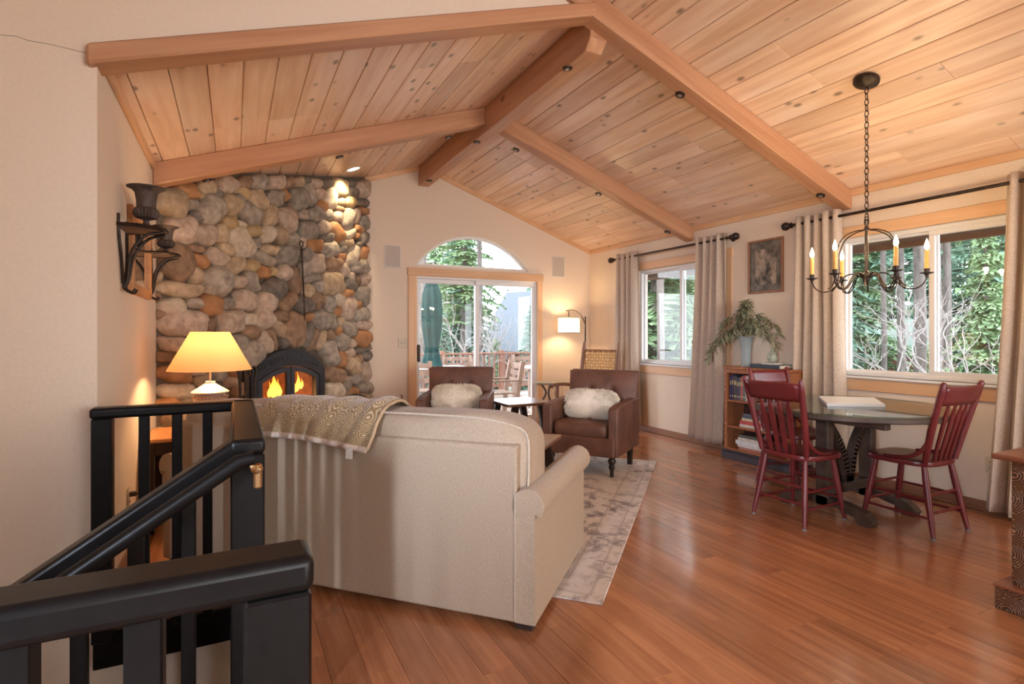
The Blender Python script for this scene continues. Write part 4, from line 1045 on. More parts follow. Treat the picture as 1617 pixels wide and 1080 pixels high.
for k in range(6):
    x = -.22 + .088 * k
    o = MB().tube([(-.0, -.17, 0), (0, .17, 0)], rr.uniform(.038, .046), 9).build('firewood_log', mat('split_firewood', (.20, .12, .07), .9, scale=12, col2=(.36, .25, .15), bump=.6), None, 45,
        label='split firewood log lying in the black log holder', category='firewood', group='firewood in the log holder')
    o.matrix_world = Matrix.Translation((p.x, p.y, .052)) @ Matrix.Rotation(math.atan2(SU.y, SU.x), 4, 'Z') @ Matrix.Translation((x, 0, 0))
# canvas sling magazine rack poking up behind the sofa
q = atd(634, 628, 4.95)
sg_ = thing('sling_rack', 'white canvas sling rack with a brown wooden stick behind the sofa', 'magazine rack', (q.x, q.y, .009), -YAW)
for x in (-.13, .13):
    MB().cyl((x - .02, 0, 0), (x * .02 + .0, 0, .70 if x > 0 else .62), .011, n=8).build('stick', M_log2, sg_, 50)
MB().grid(lambda u, v: (-.15 + .30 * u, .10 * (v - .5) * 2 * (1 - .3 * abs(2 * u - 1)), .30 + .26 * abs(2 * v - 1) - .06 * abs(2 * u - 1) + .10 * abs(2 * v - 1) * (1 - abs(2 * u - 1))), 12, 12).build('canvas_sling', mat('white_canvas', (.62, .60, .62), .9, var=.05), sg_, 60)

# ------------------------------------------------------------------ left wall: mirror, iron shelves with urns
y0, y1 = 3.665, 4.44
mr_ = thing('wall_mirror', 'narrow honey wood framed mirror hanging between the iron shelves', 'mirror', (XL, 0, 0))
fr = MB(); zb, zt = 1.49, 1.98
for a in ((y0, y0 + .07, zb, zt), (y1 - .07, y1, zb, zt), (y0 + .07, y1 - .07, zb, zb + .06), (y0 + .07, y1 - .07, zt - .06, zt)): fr.b2(.0, .03, *a, .005)
fr.build('mirror_frame', M_orw, mr_, 0)
MB().b2(.004, .012, y0 + .06, y1 - .06, zb + .05, zt - .05).build('mirror_glass', mat('silvered_mirror', (.8, .78, .75), .02, 1.0, var=.0), mr_, 0)
M_urn = mat('rusty_urn_metal', (.055, .04, .034), .6, .35, scale=14, col2=(.12, .085, .07), bump=.3)
def bracket(label, yc, zt_, sc=1.0):
    t = thing('wall_shelf', label, 'shelf', (XL, yc, zt_), 0, 'iron bracket shelves')
    dp, wd = .20 * sc, .27 * sc
    MB().prism([(0, -wd / 2), (dp * .45, -wd / 2), (dp * .8, -wd * .36), (dp, -wd * .12), (dp, wd * .12), (dp * .8, wd * .36), (dp * .45, wd / 2), (0, wd / 2)], .012, Matrix.Translation((0, 0, -.012))).build('shelf_board', mat('brown_slate_shelf', (.16, .105, .08), .5), t, 0)
    MB().tube([(0, -wd / 2, -.006), (dp * .45, -wd / 2, -.006), (dp * .8, -wd * .36, -.006), (dp, -wd * .12, -.006), (dp, wd * .12, -.006), (dp * .8, wd * .36, -.006), (dp * .45, wd / 2, -.006), (0, wd / 2, -.006)], .011, 6).build('shelf_rim', M_iron, t, 50)
    for s_ in (-.75, .75):
        y = s_ * wd / 2
        b = MB().tube(spline([(dp * .95, y * .4, -.02), (dp * .55, y * .6, -.05), (dp * .25, y * .5, -.14), (.03, y * .25, -.27 * sc), (.015, y * .2, -.32 * sc), (.05, y * .2, -.345 * sc), (.065, y * .2, -.325 * sc)], 5), .008, 7)
        b.tube(spline([(.006, y * 1.2, .05), (.006, y * 1.2, -.03), (.012, y * .9, -.15), (.012, y * .3, -.30 * sc)], 4), .008, 7)
        b.build('scroll_bracket', M_iron, t, 60)
    return t
def urn(label, loc, sc):
    t = thing('urn', label, 'urn', loc, 0, 'iron urns on the wall shelves')
    MB().lathe([(0, 0), (.062, 0), (.064, .012), (.05, .022), (.024, .035), (.02, .06), (.03, .072)], 24).build('foot', M_urn, t, 45)
    bo = MB(); prof = [(.03, .07), (.075, .085), (.092, .115), (.085, .15), (.07, .165)]
    bo.lathe(prof, 48)
    bo.v = [(x * (1 + .045 * math.cos(24 * math.atan2(y, x))), y * (1 + .045 * math.cos(24 * math.atan2(y, x))), z) for x, y, z in bo.v]
    bo.build('fluted_bowl', M_urn, t, 20)
    MB().lathe([(.068, .163), (.07, .22), (.08, .285), (.105, .315), (.135, .325), (.137, .332), (.10, .327), (.07, .29), (.06, .2), (0, .19)], 32).build('flared_neck', M_urn, t, 60)
    for ch_ in t.children: ch_.scale = (sc, sc, sc); ch_.location = ch_.location * sc
    return t
bracket('iron bracket shelf holding the larger urn nearest the stairs', 3.50, 1.822)
bracket('iron bracket shelf holding the smaller urn next to the chimney', 4.50, 1.815, .92)
urn('large rusty fluted urn on the iron shelf nearest the stairs', (XL + .11, 3.50, 1.823), .66)
urn('smaller fluted urn on the iron shelf next to the chimney', (XL + .105, 4.50, 1.816), .58)

# ------------------------------------------------------------------ wall plates, speakers
M_plate = mat('almond_plastic', (.62, .52, .38), .4, var=.02)
def outlet(label, M, plug=False):
    t = thing('wall_outlet', label, 'outlet')
    MB().box((0, 0, .003), (.072, .116, .007), .002, M).build('cover_plate', M_plate, t, 0)
    for s_ in (-1, 1):
        r = MB().box((0, s_ * .02, .008), (.034, .030, .004), .001, M)
        ro = r.build('socket', M_plate, t, 0)
        MB().box((-.007, s_ * .02, .0105), (.003, .010, .002), 0, M).box((.007, s_ * .02, .0105), (.003, .010, .002), 0, M).build('slots', M_black, ro, 0)
    if plug:
        pg = MB().box((0, .02, .025), (.026, .026, .034), .004, M).build('plug', mat('brown_plug', (.05, .03, .02), .5), t, 30)
        MB().tube(spline([M @ Vector(q) for q in ((0, .02, .04), (-.02, .01, .06), (-.06, -.06, .07), (-.10, -.16, .05), (-.10, -.30, .03))], 5), .004, 6).build('cord', mat('brown_plug', (.05, .03, .02), .5), pg, 60)
    return t
outlet('almond wall outlet under the right window beside the cabinet', frame((XR, 1.915, .335), (0, -1, 0), (0, 0, 1)))
outlet('almond wall outlet with brown plug on the left wall', frame((XL, 3.69, .345), (0, 1, 0), (0, 0, 1)), True)
t = thing('light_switch', 'almond double light switch plate left of the sliding door', 'light switch')
sp_ = MB().box((1.90, YB - .004, 1.145), (.118, .008, .118), .002).build('cover_plate', M_plate, t, 0)
for x in (1.877, 1.923): MB().box((x, YB - .012, 1.147), (.010, .016, .024), .002).build('toggle', M_plate, sp_, 0)
for lab, x0, x1, z0, z1 in (('flush white wall speaker between the chimney and the arched window', 1.662, 1.872, 2.085, 2.37), ('flush white wall speaker right of the arched window', 4.098, 4.305, 2.085, 2.385)):
    t = thing('wall_speaker', lab, 'speaker')
    f = MB()
    for a in ((x0, x1, z0, z0 + .012), (x0, x1, z1 - .012, z1), (x0, x0 + .012, z0 + .012, z1 - .012), (x1 - .012, x1, z0 + .012, z1 - .012)): f.b2(a[0], a[1], YB - .009, YB, a[2], a[3], .002)
    f.build('speaker_frame', mat('speaker_white', (.68, .63, .58), .5, var=.02), t, 0)
    MB().b2(x0 + .011, x1 - .011, YB - .006, YB, z0 + .011, z1 - .011).build('grille', mat('speaker_grille', (.52, .45, .38), .7, scale=300, var=.25), t, 0)

# ------------------------------------------------------------------ puck lights on the beams, recessed downlight
def puck(px, py, n, k, lab, power=0):
    c = on_plane(px, py, n, k); nn = Vector(n).normalized()
    Mx = frame(c, Vector((0, 1, 0)), Vector((0, 1, 0)).cross(-nn) * -1)
    t = thing('puck_light', lab, 'ceiling light', (0, 0, 0), 0, 'dark puck lights along the beams')
    Mx = c.to_4x4() if False else Matrix.Translation(c) @ nn.to_track_quat('Z', 'Y').to_matrix().to_4x4()
    MB().lathe([(.0, -.010), (.024, -.012), (.034, -.010), (.036, .0), (0, .0)], 20, (0, 0, 0), Mx).build('puck_body', M_iron, t, 40)
    MB().lathe([(0, -.0135), (.016, -.013), (.016, -.011)], 14, (0, 0, 0), Mx).build('lens', mat('puck_lens', (.35, .28, .22), .2), t, 40)
KR = ZE + MR * XR - .165; KL = ZE - ML * XL - .165
for px, py in ((1074, 149), (1296, 308)): puck(px, py, (MR, 0, 1), KR, 'small dark puck light under the front right rafter')
for px, py in ((815, 236), (945, 306), (1054, 366)): puck(px, py, (MR, 0, 1), KR, 'small dark puck light under the rear right rafter')
for px, py in ((536, 247), (708, 216), (327, 284)): puck(px, py, (-ML, 0, 1), KL, 'small dark puck light under the rear left rafter')
for px, py in ((896, 107), (753, 224), (678, 285)): puck(px, py, (0, 0, 1), ZR - .265, 'small dark puck light under the ridge beam')
c = on_plane(558, 267, (-ML, 0, 1), ZE - ML * XL)
nn = Vector((-ML, 0, 1)).normalized(); Mx = Matrix.Translation(c) @ nn.to_track_quat('Z', 'Y').to_matrix().to_4x4()
t = thing('recessed_downlight', 'lit white recessed downlight in the pine ceiling by the chimney', 'ceiling light')
rg = MB().lathe([(.068, -.004), (.085, -.006), (.088, 0.004), (.068, .004)], 28, (0, 0, 0), Mx); rg.f = [f for f in rg.f if len(f) == 4]; rg.build('trim_ring', M_vinyl, t, 40)
MB().lathe([(0, -.001), (.07, -.001), (.07, .002)], 24, (0, 0, 0), Mx).build('lamp_face', emitter('downlight_face', (1, .85, .62), 5), t, 40)
sl_ = bpy.data.lights.new('downlight_beam', 'SPOT'); sl_.energy = 34; sl_.color = (1, .78, .5); sl_.spot_size = 1.25; sl_.spot_blend = .6; sl_.shadow_soft_size = .05
o = bpy.data.objects.new('downlight_beam', sl_); COL.objects.link(o); o.location = c + Vector((0, 0, -.03)); o.rotation_euler = (Vector((.98, 6.55, 2.4)) - c).to_track_quat('-Z', 'Y').to_euler(); o.parent = t
# ------------------------------------------------------------------ curtains and rods
M_curt = fabric('taupe_linen_curtain', (.43, .33, .25), (.60, .48, .375), 260, bump=.15)
def curtain(label, ta, tb, ba, bb, zb, folds, seed):
    r = random.Random(seed); ph = r.uniform(0, 6)
    def fn(u, v):
        k = v ** 1.4
        a = ta + (ba - ta) * k; b = tb + (bb - tb) * k
        w = u + .018 * math.sin(2 * PI * folds * u * 2 + ph)
        x = 4.655 + (.035 + .016 * v) * math.sin(2 * PI * folds * u + ph + .5 * math.sin(3 * v + ph)) + .008 * math.sin(17 * u + 5 * v)
        return (x, a + (b - a) * w, 2.335 - (2.335 - zb) * v + .006 * math.sin(9 * u))
    o = MB().grid(fn, int(folds * 16), 30).build('curtain', M_curt, None, 80, label=label, category='curtain', group='taupe window curtains')
    solid(o, .004, 0); return o
curtain('taupe curtain panel behind the rocking chair, nearest the room corner', 5.62, 6.02, 5.55, 6.05, .085, 4, 1)
curtain('taupe curtain panel beside the bookcase and under the framed picture side', 4.16, 4.56, 4.20, 4.69, .07, 4, 2)
curtain('taupe curtain panel between the bookcase and the dining window', 2.93, 3.36, 2.86, 3.40, .07, 5, 3)
curtain('taupe curtain panel behind the carved cabinet, right of the dining window', 1.38, 1.79, 1.36, 1.91, .035, 5, 4)
def rod(label, ya, yb, gap):
    t = thing('curtain_rod', label, 'curtain rod', (0, 0, 0), 0, 'black curtain rods')
    MB().cyl((4.655, ya, 2.275), (4.655, yb, 2.275), .013, n=12).build('rod', M_iron, t, 50)
    for y, s_ in ((ya, -1), (yb, 1)):
        Mx = Matrix.Translation((4.655, y, 2.275)) @ Matrix.Rotation(-s_ * PI / 2, 4, 'X')
        MB().lathe([(.014, 0), (.026, .004), (.026, .014), (.017, .022), (.035, .045), (.04, .065), (.033, .088), (.012, .10), (0, .102)], 18, (0, 0, 0), Mx).build('finial', M_iron, t, 60)
        yy = y - s_ * .05
        MB().cyl((4.655, yy, 2.275), (XR, yy, 2.275), .008, n=8).lathe([(0, 0), (.03, 0), (.03, .008), (0, .008)], 14, (0, 0, 0), Matrix.Translation((XR - .008, yy, 2.275)) @ Matrix.Rotation(PI / 2, 4, 'Y')).build('rod_bracket', M_iron, t, 50)
rod('black curtain rod with round finials over the far window', 4.10, 6.09, 0)
rod('black curtain rod with round finials over the dining window', 1.30, 3.39, 0)

# ------------------------------------------------------------------ framed picture
t = thing('framed_picture', 'dark framed forest stream photograph above the bookcase', 'picture')
ya, yb, za, zb = 3.548, 3.953, 1.668, 2.208
f = MB()
for a in ((ya, yb, zb - .02, zb), (ya, yb, za, za + .02), (ya, ya + .02, za + .02, zb - .02), (yb - .02, yb, za + .02, zb - .02)): f.b2(XR - .024, XR, *a, .003)
f.build('picture_frame', wood('walnut_frame', (.24, .10, .045), (.36, .17, .08), 2, .4, .0), t, 0)
MB().b2(XR - .012, XR - .004, ya + .018, yb - .018, za + .018, zb - .018).build('stone_print_mat', mat('stone_print', (.06, .05, .042), .35, scale=9, col2=(.19, .16, .13), detail=3, contrast=1.6), t, 0)
MB().b2(XR - .015, XR - .011, ya + .075, yb - .085, za + .085, zb - .10).build('photo_print', mat('stream_print', (.04, .04, .03), .3, scale=14, col2=(.42, .33, .26), stretch=(1, 1, .7), detail=6, contrast=1.8), t, 0)

# ------------------------------------------------------------------ bookcase with books
BX0, BX1, BY0, BY1 = 4.46, 4.725, 3.27, 4.01
M_bc = wood('cherry_bookcase', (.26, .085, .035), (.40, .15, .06), 2, .4, .03)
bc = thing('bookcase', 'small cherry wood bookcase with studded edges under the picture', 'bookcase')
MB().b2(BX0 - .01, BX1, BY0 - .01, BY1 + .01, .905, .93, .004).build('top_panel', M_bc, bc, 0)
for y0, y1 in ((BY0, BY0 + .03), (BY1 - .03, BY1)):
    MB().b2(BX0, BX1, y0, y1, .09, .905, .003).build('side_panel', M_bc, bc, 0)
MB().b2(BX1 - .012, BX1, BY0 + .03, BY1 - .03, .09, .905).build('back_panel', mat('dark_back_panel', (.06, .025, .015), .6), bc, 0)
for z in (.11, .335, .595): MB().b2(BX0 + .006, BX1 - .012, BY0 + .03, BY1 - .03, z - .02, z, .002).build('shelf', M_bc, bc, 0)
MB().b2(BX0 + .002, BX0 + .02, BY0 + .03, BY1 - .03, .865, .905, .002).build('top_rail', M_bc, bc, 0)
pl_ = MB().b2(BX0 - .02, BX1, BY0 - .02, BY1 + .02, .001, .09, .004).build('plinth', mat('dark_carved_plinth', (.055, .045, .055), .5, var=.3, scale=60, bump=.4), bc, 0)
dn = MB()
for k in range(44): dn.b2(BX0 - .026, BX0 - .018, BY0 - .015 + k * .0175, BY0 - .007 + k * .0175, .066, .085)
dn.build('dentil_band', mat('dentil_dark', (.04, .03, .035), .5), pl_, 0)
sd = MB()
for k in range(14):
    for y in (BY0 + .015, BY1 - .015): sd.blob((BX0, y, .13 + k * .056), (.012, .014, .014), 1, 1, 8, 4)
for k in range(11): sd.blob((BX0 - .009, BY0 + .03 + k * .068, .917), (.01, .014, .014), 1, 1, 8, 4)
sd.build('stud_nails', M_brass, bc, 60)
def book_up(x, y, z, w, h, dpt, col, lab, tiltb=0):
    t = thing('book', lab, 'book', (x, y, z), 0, 'upright books on the bookcase top shelf')
    Mx = Matrix.Rotation(tiltb, 4, 'X')
    MB().b2(.003, dpt - .004, -w / 2 + .003, w / 2 - .003, .004, h - .004, 0, Mx).build('pages', mat('book_pages', (.66, .60, .48), .9, var=.08, scale=200), t, 0)
    m = mat('cover_%02d%02d%02d' % tuple(int(c * 99) for c in col), col, .5, var=.15, scale=25)
    MB().b2(0, dpt, -w / 2, -w / 2 + .003, 0, h, 0, Mx).b2(0, dpt, w / 2 - .003, w / 2, 0, h, 0, Mx).b2(0, .004, -w / 2 + .003, w / 2 - .003, 0, h, 0, Mx).build('cover', m, t, 0)
    MB().b2(-.0008, .0, -w / 2 + .004, w / 2 - .004, h * .62, h * .80, 0, Mx).b2(-.0008, .0, -w / 2 + .004, w / 2 - .004, h * .12, h * .18, 0, Mx).build('title_band', mat('gilt_title', (.45, .36, .20), .5), t, 0)
def book_flat(x, y, z, L_, h, dpt, col, lab, rz=0, grp='flat stacked books on the lower bookcase shelves'):
    t = thing('book', lab, 'book', (x, y, z), rz, grp)
    MB().b2(.006, dpt - .005, -L_ / 2 + .005, L_ / 2 - .005, .003, h - .003).build('pages', mat('book_pages', (.66, .60, .48), .9, var=.08, scale=200), t, 0)
    m = mat('cover_%02d%02d%02d' % tuple(int(c * 99) for c in col), col, .5, var=.15, scale=25)
    MB().b2(0, dpt, -L_ / 2, L_ / 2, 0, .003).b2(0, dpt, -L_ / 2, L_ / 2, h - .003, h).b2(0, .004, -L_ / 2, L_ / 2, .003, h - .003).build('cover', m, t, 0)
    return t
y = BY1 - .045
ub = [((.05, .05, .13), .024, .235, 'dark navy'), ((.04, .03, .09), .022, .25, 'deep violet'), ((.06, .05, .04), .036, .24, 'black and gold'), ((.05, .04, .07), .024, .225, 'dark plum'), ((.10, .09, .10), .022, .23, 'charcoal'),
      ((.45, .10, .07), .020, .235, 'thin red'), ((.10, .14, .13), .030, .24, 'slate green'), ((.40, .42, .38), .028, .25, 'pale grey'), ((.12, .25, .32), .026, .23, 'teal blue'), ((.30, .20, .10), .028, .22, 'tan'), ((.16, .06, .05), .03, .24, 'maroon'), ((.08, .08, .09), .03, .23, 'dull black'), ((.35, .30, .2), .025, .22, 'straw coloured')]
for col, w, h, nm in ub:
    y -= w / 2; book_up(BX0 + .03, y, .5965, w, h, .16, col, '%s hardback standing on the top shelf of the bookcase' % nm); y -= w / 2 + .002
def stack(z, items, yc, shelf):
    for col, h, L_, nm in items:
        book_flat(BX0 + .03, yc + random.uniform(-.015, .015), z, L_, h, .17, col, '%s book lying in the stack on the %s bookcase shelf' % (nm, shelf), random.uniform(-.03, .03)); z += h + .001
stack(.3365, (((.62, .55, .45), .028, .27, 'cream'), ((.50, .07, .07), .034, .25, 'bright red'), ((.60, .50, .30), .026, .23, 'straw yellow'), ((.08, .09, .13), .024, .21, 'navy blue'), ((.12, .12, .15), .018, .20, 'thin black')), BY1 - .30, 'middle')
stack(.1115, (((.40, .16, .12), .024, .26, 'brick red'), ((.60, .56, .52), .020, .27, 'thin white'), ((.66, .63, .60), .040, .29, 'thick white'), ((.58, .52, .44), .03, .25, 'ivory'), ((.10, .09, .07), .028, .24, 'dark patterned')), BY1 - .27, 'bottom')
book_flat(BX0 + .03, 3.56, .9315, .33, .034, .20, (.035, .05, .07), 'large black book lying on top of the bookcase', 0, None)
book_flat(BX0 + .08, 3.555, .9665, .15, .016, .12, (.60, .56, .50), 'small white book under the green bird figurine', 0, None)
fg = MB(); fg.lathe([(0, 0), (.030, .002), (.044, .025), (.048, .05), (.040, .08), (.024, .105), (.018, .12), (.020, .135), (.016, .15), (0, .155)], 24)
fg.v = [(x, yy - .12 * max(0, z - .1) + .0, z) for x, yy, z in fg.v]
fo_ = thing('bird_figurine', 'speckled pale green bird figurine on the stacked books', 'figurine', (BX0 + .14, 3.555, .983))
fg.build('bird_body', mat('celadon_glaze', (.26, .29, .22), .3, scale=30, col2=(.42, .43, .34), bump=.1), fo_, 60)
MB().lathe([(.006, 0), (.003, .018), (0, .022)], 8, (0, 0, 0), Matrix.Translation((0, -.024, .14)) @ Matrix.Rotation(1.4, 4, 'X')).build('beak', mat('celadon_glaze'  , (.26, .29, .22)), fo_, 60)
# vase with eucalyptus
vx, vy = 4.58, 3.84
vs_ = thing('glass_vase', 'smoky blue flared glass vase on the bookcase', 'vase', (vx, vy, .931))
M_vg = bpy.data.materials.new('smoky_glass'); M_vg.use_nodes = True
b_ = M_vg.node_tree.nodes['Principled BSDF']; b_.inputs['Base Color'].default_value = (.40, .48, .50, 1); b_.inputs['Roughness'].default_value = .06; b_.inputs['Alpha'].default_value = .55; b_.inputs['Coat Weight'].default_value = .5
MB().lathe([(0, .0), (.045, .0), (.047, .015), (.045, .12), (.052, .2), (.07, .285), (.078, .30), (.074, .298), (.062, .27), (.047, .2), (.040, .1), (.040, .02), (0, .015)], 28).build('vase_body', M_vg, vs_, 60)
eu = thing('eucalyptus_bunch', 'dried grey green eucalyptus stems spreading from the vase', 'plant', (vx, vy, .94))
M_leaf = mat('eucalyptus_leaf', (.15, .165, .085), .75, scale=6, col2=(.34, .34, .22), rand=.1); M_stem = mat('eucalyptus_stem', (.16, .11, .05), .8)
r = random.Random(3)
stems = [(.0, .62), (-.06, .70), (.05, .68), (-.16, .55), (.15, .56), (-.24, .46), (.24, .52), (-.30, .36), (.29, .42), (-.10, .60), (.10, .50), (-.20, .40), (-.33, .30), (.20, .46)]
for k, (dy, h) in enumerate(stems):
    dy = -dy * 1.05          # screen left is +Y
    dx = r.uniform(-.10, .08)
    P_ = spline([(0, 0, .03), (dx * .1, dy * .08, .28), (dx * .5, dy * .45, .28 + (h - .28) * .75), (dx, dy, h - .04 - .25 * abs(dy)), (dx * 1.1, dy * 1.22, h - .10 - .45 * abs(dy))], 6)
    st_ = MB().tube(P_, [.004 - .0001 * i for i in range(len(P_))], 5).build('stem', M_stem, eu, 60)
    lf = MB()
    for i in range(8, len(P_)):
        for q in range(4):
            c = P_[i]; a = r.uniform(0, 2 * PI)
            d = Vector((math.cos(a) * .6, math.sin(a) + (.8 if dy > 0 else -.8) * abs(dy) * 3, r.uniform(-.9, .6))).normalized()
            L_ = r.uniform(.055, .10); s_ = d.cross(Vector((r.random() - .5, r.random() - .5, 1))).normalized() * r.uniform(.007, .011)
            sag = Vector((0, 0, -.02))
            pts = [c, c + d * L_ * .35 + s_, c + d * L_ * .7 + s_ * .8 + sag * .5, c + d * L_ + sag, c + d * L_ * .7 - s_ * .8 + sag * .5, c + d * L_ * .35 - s_]
            lf.raw(pts, [(0, 1, 5), (1, 2, 4, 5), (2, 3, 4)])
    lf.build('leaves', M_leaf, st_, 0, kind='stuff')

# ------------------------------------------------------------------ dining table
TX, TY = 3.95, 2.44
M_tab = wood('weathered_table_wood', (.045, .027, .019), (.10, .062, .044), 0, .45, .03, grain=12)
dt_ = thing('dining_table', 'round dark wooden trestle dining table under the chandelier', 'dining table', (TX, TY, 0))
MB().lathe([(0, .705), (.625, .705), (.64, .712), (.64, .735), (.632, .742), (0, .742)], 56).build('tabletop', M_tab, dt_, 30)
gt = bpy.data.materials.new('table_glass'); gt.use_nodes = True
Ng = gt.node_tree.nodes; Lg = gt.node_tree.links; Ng.remove(Ng['Principled BSDF'])
tr_ = Ng.new('ShaderNodeBsdfTransparent'); tr_.inputs[0].default_value = (.82, .93, .90, 1); gl_ = Ng.new('ShaderNodeBsdfGlossy'); gl_.inputs['Roughness'].default_value = .02
fr_ = facing_refl(Ng, Lg, .06); mx_ = Ng.new('ShaderNodeMixShader')
Lg.new(fr_.outputs[0], mx_.inputs[0]); Lg.new(tr_.outputs[0], mx_.inputs[1]); Lg.new(gl_.outputs[0], mx_.inputs[2]); Lg.new(mx_.outputs[0], Ng['Material Output'].inputs[0])
MB().lathe([(0, .7425), (.642, .7425), (.645, .745), (.645, .750), (.642, .7525), (0, .7525)], 56).build('glass_top', gt, dt_, 30)
for sx in (-.25, .25):
    MB().b2(sx - .035, sx + .035, -.045, .045, .06, .66, .004).build('post', M_tab, dt_, 0)
    foot = [(-.33, 0), (-.25, 0), (-.22, .045), (-.10, .07), (0, .06), (.10, .07), (.22, .045), (.25, 0), (.33, 0), (.345, .035), (.30, .085), (.16, .115), (0, .125), (-.16, .115), (-.30, .085), (-.345, .035)]
    MB().prism(foot, .07, frame((sx - .035, 0, 0), (0, 1, 0), (0, 0, 1))).build('foot', M_tab, dt_, 0)
    MB().b2(sx - .03, sx + .03, -.42, .42, .645, .705, .004).build('top_bearer', M_tab, dt_, 0)
    s_ = 1 if sx > 0 else -1
    P_ = spline([(s_ * .27, 0, .655), (s_ * .17, 0, .57), (s_ * .07, 0, .42), (s_ * .03, 0, .25), (s_ * .005, 0, .19)], 6)
    br = MB()
    for i in range(len(P_) - 1):
        a, b = P_[i], P_[i + 1]; dd = (b - a); br.box((dd.length / 2, 0, 0), (dd.length + .012, .055, .05), 0, frame(a, dd, (0, 1, 0)))
    br.build('curved_brace', M_tab, dt_, 0)
MB().b2(-.25, .25, -.04, .04, .135, .20, .004).build('stretcher', M_tab, dt_, 0)
c4 = [onz(*q, .772) for q in ((1292.5, 625), (1380, 627.5), (1398, 638.6), (1306, 637))]
lp_ = thing('laptop', 'closed white laptop lying on the glass table top', 'laptop')
qq = [(q.x, q.y) for q in c4]
if sum(qq[i][0] * qq[(i + 1) % 4][1] - qq[(i + 1) % 4][0] * qq[i][1] for i in range(4)) < 0: qq.reverse()
M_lap = mat('white_laptop_shell', (.66, .64, .62), .35, var=.02)
MB().prism(qq, .009, Matrix.Translation((0, 0, .7535))).build('base', M_lap, lp_, 0)
MB().prism(qq, .008, Matrix.Translation((0, 0, .764))).build('lid', M_lap, lp_, 0)

# ------------------------------------------------------------------ red chairs
M_red = mat('worn_red_paint', (.115, .012, .014), .32, scale=5, col2=(.175, .024, .024), bump=.08, detail=6)
def red_chair(label, loc, rz):
    t = thing('dining_chair', label, 'chair', loc, rz)
    def seat(q, p): 
        q.z -= .010 * (1 - min(1, (p.x * p.x + (p.y + .1) ** 2) * 1.3)) if p.z > 0 else 0
        q.x *= 1.0 - .10 * max(0, p.y); return q
    MB().blob((0, -.01, .445), (.43, .42, .042), .35, .55, 36, 8, None, seat).build('seat', M_red, t, 50)
    tops = []
    for sx in (-1, 1):
        MB().tube([(sx * .165, .165, .455), (sx * .185, .21, .66), (sx * .205, .275, .90), (sx * .208, .29, .955), (sx * .208, .293, .968)], [.017, .021, .019, .017, .009], 10).build('back_post', M_red, t, 50)
        MB().tube(spline([(sx * .178, .195, .60), (sx * .19, .155, .53), (sx * .195, .09, .485), (sx * .19, .0, .468), (sx * .175, -.07, .462)], 5), .012, 8).build('hip_brace', M_red, t, 50)
    cr = MB().grid(lambda u, v: (-.195 + .39 * u, .255 + .042 * v + .018 * (1 - (2 * u - 1) ** 2), .825 + .115 * v), 12, 4).build('crest_rail', M_red, t, 60); solid(cr, .02, 0)
    for i in range(4):
        u = (i + 1) / 5; xb, xt = -.14 + .28 * u, -.17 + .34 * u
        pb, pt = Vector((xb, .17, .455)), Vector((xt, .255 + .018 * (1 - (2 * u - 1) ** 2), .84))
        ts = (0, .05, .10, .72, .76, .86, .88, 1); ws = (.007, .011, .014, .017, .019, .010, .008, .008)
        vs = []; ax = (pt - pb).normalized(); sd_ = Vector((1, 0, 0)); nm = ax.cross(sd_).normalized()
        m_ = MB()
        for tt, w in zip(ts, ws):
            c = pb + (pt - pb) * tt; dp = .006
            vs += [c - sd_ * w - nm * dp, c + sd_ * w - nm * dp, c + sd_ * w + nm * dp, c - sd_ * w + nm * dp]
        fs = [(4 * k + j, 4 * k + (j + 1) % 4, 4 * k + 4 + (j + 1) % 4, 4 * k + 4 + j) for k in range(len(ts) - 1) for j in range(4)]
        m_.raw(vs, fs).build('spindle', M_red, t, 30)
    L_ = {}
    for sx in (-1, 1):
        for sy in (-1, 1):
            a, b = Vector((sx * .145, sy * .14 + (.01 if sy > 0 else 0), .43)), Vector((sx * .19, sy * .205 + (.02 if sy > 0 else 0), .0))
            lg = MB().tube([a, a.lerp(b, .2), a.lerp(b, .45), a.lerp(b, .7), b + Vector((0, 0, .012))], [.015, .019, .020, .017, .013], 10).build('leg', M_red, t, 50)
            MB().cyl(b + Vector((0, 0, .0)), b + Vector((0, 0, .014)), .015, n=10).build('felt_glide', mat('grey_glide', (.18, .16, .14), .8), lg, 0)
            L_[sx, sy] = (a, b)
    def rung(k1, k2, f):
        (a, b), (c, d) = L_[k1], L_[k2]
        p_, q_ = a.lerp(b, f), c.lerp(d, f)
        MB().tube([p_, p_.lerp(q_, .5), q_], [.008, .010, .008], 8).build('stretcher', M_red, t, 50)
    for f in (.47, .72): rung((-1, -1), (-1, 1), f); rung((1, -1), (1, 1), f)
    for f in (.40, .65): rung((-1, 1), (1, 1), f); rung((-1, -1), (1, -1), f)
    return t
red_chair('worn red wooden chair with its back to the sofa side of the round table', (3.475, 2.475, 0), facing((1, .02)))
red_chair('red wooden chair standing closest to the bookcase, far side of the table', (4.12, 2.965, 0), facing((-.12, -1)))
red_chair('red wooden chair under the window by the carved cabinet side', (3.995, 2.035, 0), facing((.03, 1)))

